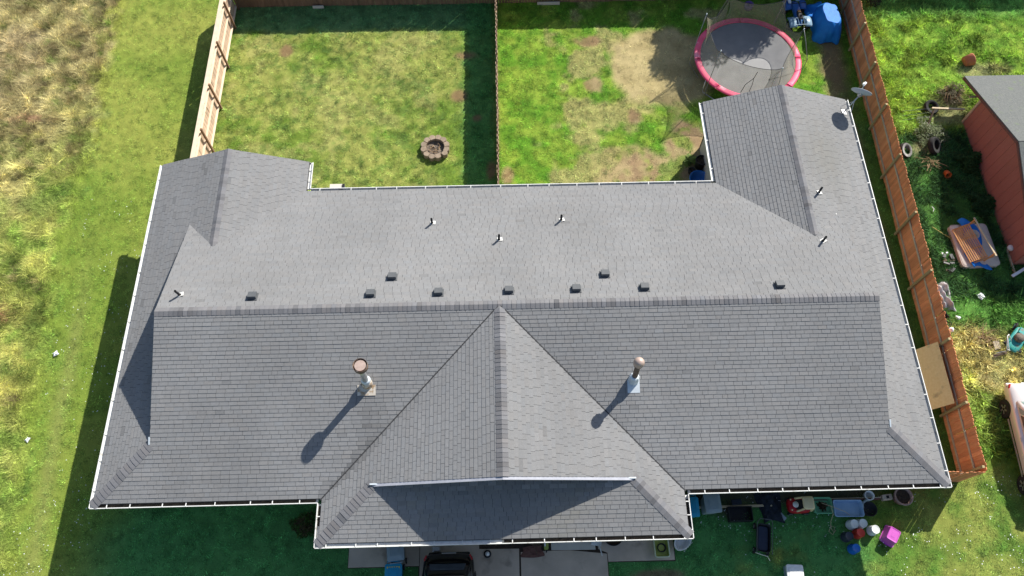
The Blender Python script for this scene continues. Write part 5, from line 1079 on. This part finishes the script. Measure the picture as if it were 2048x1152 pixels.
for i in range(16):
    a = i * 2.4; z = 4.3 + i * .16; r_ = 1.0 - .5 * (i > 12); cc_ = np.array((2.0 * r_ * math.cos(a), 1.2 * r_ * math.sin(a), z)); R_ = rng.uniform(.9, 1.3)
    for k in range(2300):
        d = rng.normal(size=3); d /= np.linalg.norm(d); p = cc_ + d * R_ * rng.random() ** .45 * (1, 1, .8); u_ = rng.normal(size=3); u_ /= np.linalg.norm(u_); v_ = np.cross(u_, d); l = rng.uniform(.16, .30)
        b = len(V); V += [p, p + u_ * l * .5 + v_ * l * .3, p + u_ * l, p + u_ * l * .5 - v_ * l * .3]; Fc.append((b, b + 1, b + 2, b + 3)); Cc += [np.array((.05, .09, .02)) * rng.uniform(.6, 1.3)] * 4
me = np_mesh('crown', np.array(V), np.array(Fc), M_GRASS, np.array(Cc), 4); o = bpy.data.objects.new('crown', me); COL.objects.link(o); o.parent = tree

# ------------------------------------------------------------------ grass
def blades(name, x, y, n, hgt, spread, width, cols, label, cat, jit=.05, seed=0, blade_var=.2, tv=.34):
    rng = np.random.default_rng(seed); N = len(x); X = np.repeat(x, n) + rng.normal(0, jit, N * n); Y = np.repeat(y, n) + rng.normal(0, jit, N * n)
    Hh = np.repeat(hgt, n) * rng.uniform(.6, 1.35, N * n); a = rng.uniform(0, 2 * np.pi, N * n); sp = Hh * spread * rng.uniform(.4, 1.3, N * n)
    z = gz(X, Y) - .008; w_ = np.repeat(width, n) * rng.uniform(.7, 1.3, N * n) if np.ndim(width) else width * rng.uniform(.7, 1.3, N * n)
    ca, sa = np.cos(a), np.sin(a); px, py = -sa * w_ / 2, ca * w_ / 2
    V = np.empty((N * n, 3, 3), np.float32)
    V[:, 0] = np.stack([X + px, Y + py, z], -1); V[:, 1] = np.stack([X - px, Y - py, z], -1); V[:, 2] = np.stack([X + ca * sp, Y + sa * sp, z + Hh], -1)
    cols = cols * (rng.lognormal(0, tv, N) * (1 + 1.3 * (fbm(x, y, .17, 121, 2) - .5)))[:, None]
    C = np.repeat(np.repeat(cols, n, 0) * (1 + rng.normal(0, blade_var, (N * n, 1))).clip(.35, 1.9), 3, 0)
    me = np_mesh(name, V.reshape(-1, 3), np.arange(N * n * 3).reshape(-1, 3), M_GRASS, C)
    o = bpy.data.objects.new(name, me); COL.objects.link(o); return tag(o, label, cat, kind='stuff')
def open_ground(x, y):
    hs = (x > .6) & (x < L_ - .6) & (y > .7) & (y < D - .5); hs |= (x > .6) & (x < w1 - .5) & (y > .7) & (y < D + b1 - .4); hs |= (x > L_ - w2 + .6) & (x < L_ - .6) & (y > .7) & (y < D + b2 - .4)
    dr = (x > 10.7) & (x < 17.55) & (y < -.3); dr |= (x > 8.15) & (x < 20) & (y > -1.88) & (y < .8)
    shd = (x > 35.65) & (y > 9.7) & (y < 17.3)
    mtt = (x > 33.45) & (x < 35.0) & (y > 9.6) & (y < 11.55); pit = np.hypot(x - 11, y - 16.25) < .62
    return ~(hs | dr | shd | mtt | pit)
N0 = 372000; r_ = np.random.default_rng(101)
x = r_.uniform(-11.6, 41, N0); y = r_.uniform(-5.4, 26.6, N0); k = open_ground(x, y); x, y = x[k], y[k]
c, bare, hg = cover(x, y); k = r_.random(len(x)) > bare * .88; x, y, c, hg = x[k], y[k], c[k], hg[k]
field = x < np.interp(y, FE_Y, FE_X) + .3
dens = fbm(x, y, .30, 91, 3); k = dens + .45 * r_.random(len(x)) > .56; x, y, c, hg, dens, field = x[k], y[k], c[k], hg[k], dens[k], field[k]; hg = hg * (.45 + 1.25 * dens)
kk = ~field
blades('lawn_grass', x[kk], y[kk], 5, hg[kk] * .72, 1.9, .017, c[kk] * np.array((1.35, 1.55, 1.6)), 'short mown green and yellow lawn grass around the house', 'grass', .045, 3)
xf, yf, cfl, hf = x[field], y[field], c[field], hg[field]
blades('field_grass', xf, yf, 6, hf * .8, 1.9, .016, cfl * 1.6, 'long rough dry meadow grass along the left edge', 'grass', .06, 4)
# tussocks in the rough field
N1 = 2100; x = r_.uniform(-11.6, -4.2, N1); y = r_.uniform(-2.5, 26.5, N1); w_ = fbm(x, y, 1.5, 95); kk = (x < np.interp(y, FE_Y, FE_X) - .1) & (w_ + .012 * (y - 16) > .46); x, y = x[kk], y[kk]
c, _, _ = cover(x, y); pick = r_.random(len(x)); dry = sst(12, 23, y + (fbm(x, y, 2.0, 96) - .5) * 12); strawc = lerp(np.array((.32, .265, .12)), np.array((.15, .115, .06)), sst(.45, .9, r_.random(len(x))))
grn = lerp(np.array((.10, .155, .03)), np.array((.22, .235, .055)), r_.random(len(x))); cc_ = np.where((pick < .06 + .62 * dry)[:, None], strawc * 1.25, grn * 1.35)
blades('meadow_tussocks', x, y, 70, .14 + .20 * r_.random(len(x)), 1.2, .012, cc_, 'bent straw and green tussocks in the rough meadow', 'grass', .085, 6, .3, .15)
# neighbour weeds: leaf rosettes
N2 = 16000; x = r_.uniform(31.6, 39.5, N2); y = r_.uniform(1.5, 25, N2); kk = open_ground(x, y) & (fbm(x, y, .8, 99) > np.where(y > 17, .5, .42)); x, y = x[kk], y[kk]; c, _, _ = cover(x, y)
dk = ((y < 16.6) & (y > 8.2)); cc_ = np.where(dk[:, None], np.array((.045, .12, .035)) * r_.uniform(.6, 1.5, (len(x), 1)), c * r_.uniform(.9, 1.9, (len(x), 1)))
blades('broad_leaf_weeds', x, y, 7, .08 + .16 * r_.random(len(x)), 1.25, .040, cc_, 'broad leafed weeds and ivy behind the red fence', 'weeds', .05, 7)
# clumps of darker weeds in the back lawns
N3 = 1500; x = r_.uniform(1, 31, N3); y = r_.uniform(12.8, 25, N3); kk = open_ground(x, y) & (fbm(x, y, .9, 103) > .58); x, y = x[kk], y[kk]; c, bare, _ = cover(x, y); kk = bare < .5; x, y, c = x[kk], y[kk], c[kk]
blades('lawn_weed_clumps', x, y, 14, .06 + .07 * r_.random(len(x)), 1.2, .022, c * np.array((.95, 1.35, 1.3)), 'darker weed clumps scattered over the back lawns', 'weeds', .09, 8)
# daisies
N4 = 800; x = r_.uniform(20, 33, N4); y = r_.uniform(-3, .9, N4); kk = open_ground(x, y) & (fbm(x, y, .8, 105) > .54); x, y = x[kk], y[kk]
x2 = r_.uniform(-4.2, .6, 700); y2 = r_.uniform(-3, 14, 700); kk = fbm(x2, y2, .9, 106) > .52; x = np.concatenate([x, x2[kk]]); y = np.concatenate([y, y2[kk]])
z = gz(x, y) + .075; R_ = r_.uniform(.010, .022, len(x)); V = np.stack([np.stack([x + R_ * math.cos(a), y + R_ * math.sin(a), z + .004 * math.sin(a * 2)], -1) for a in (0, 1.57, 3.14, 4.71)], 1).reshape(-1, 3)
me = np_mesh('daisies', V, np.arange(len(V)).reshape(-1, 4), M_PAPER, None, 4); o = bpy.data.objects.new('daisies', me); COL.objects.link(o); tag(o, 'tiny white daisies dotted through the front lawn', 'daisies', kind='stuff')
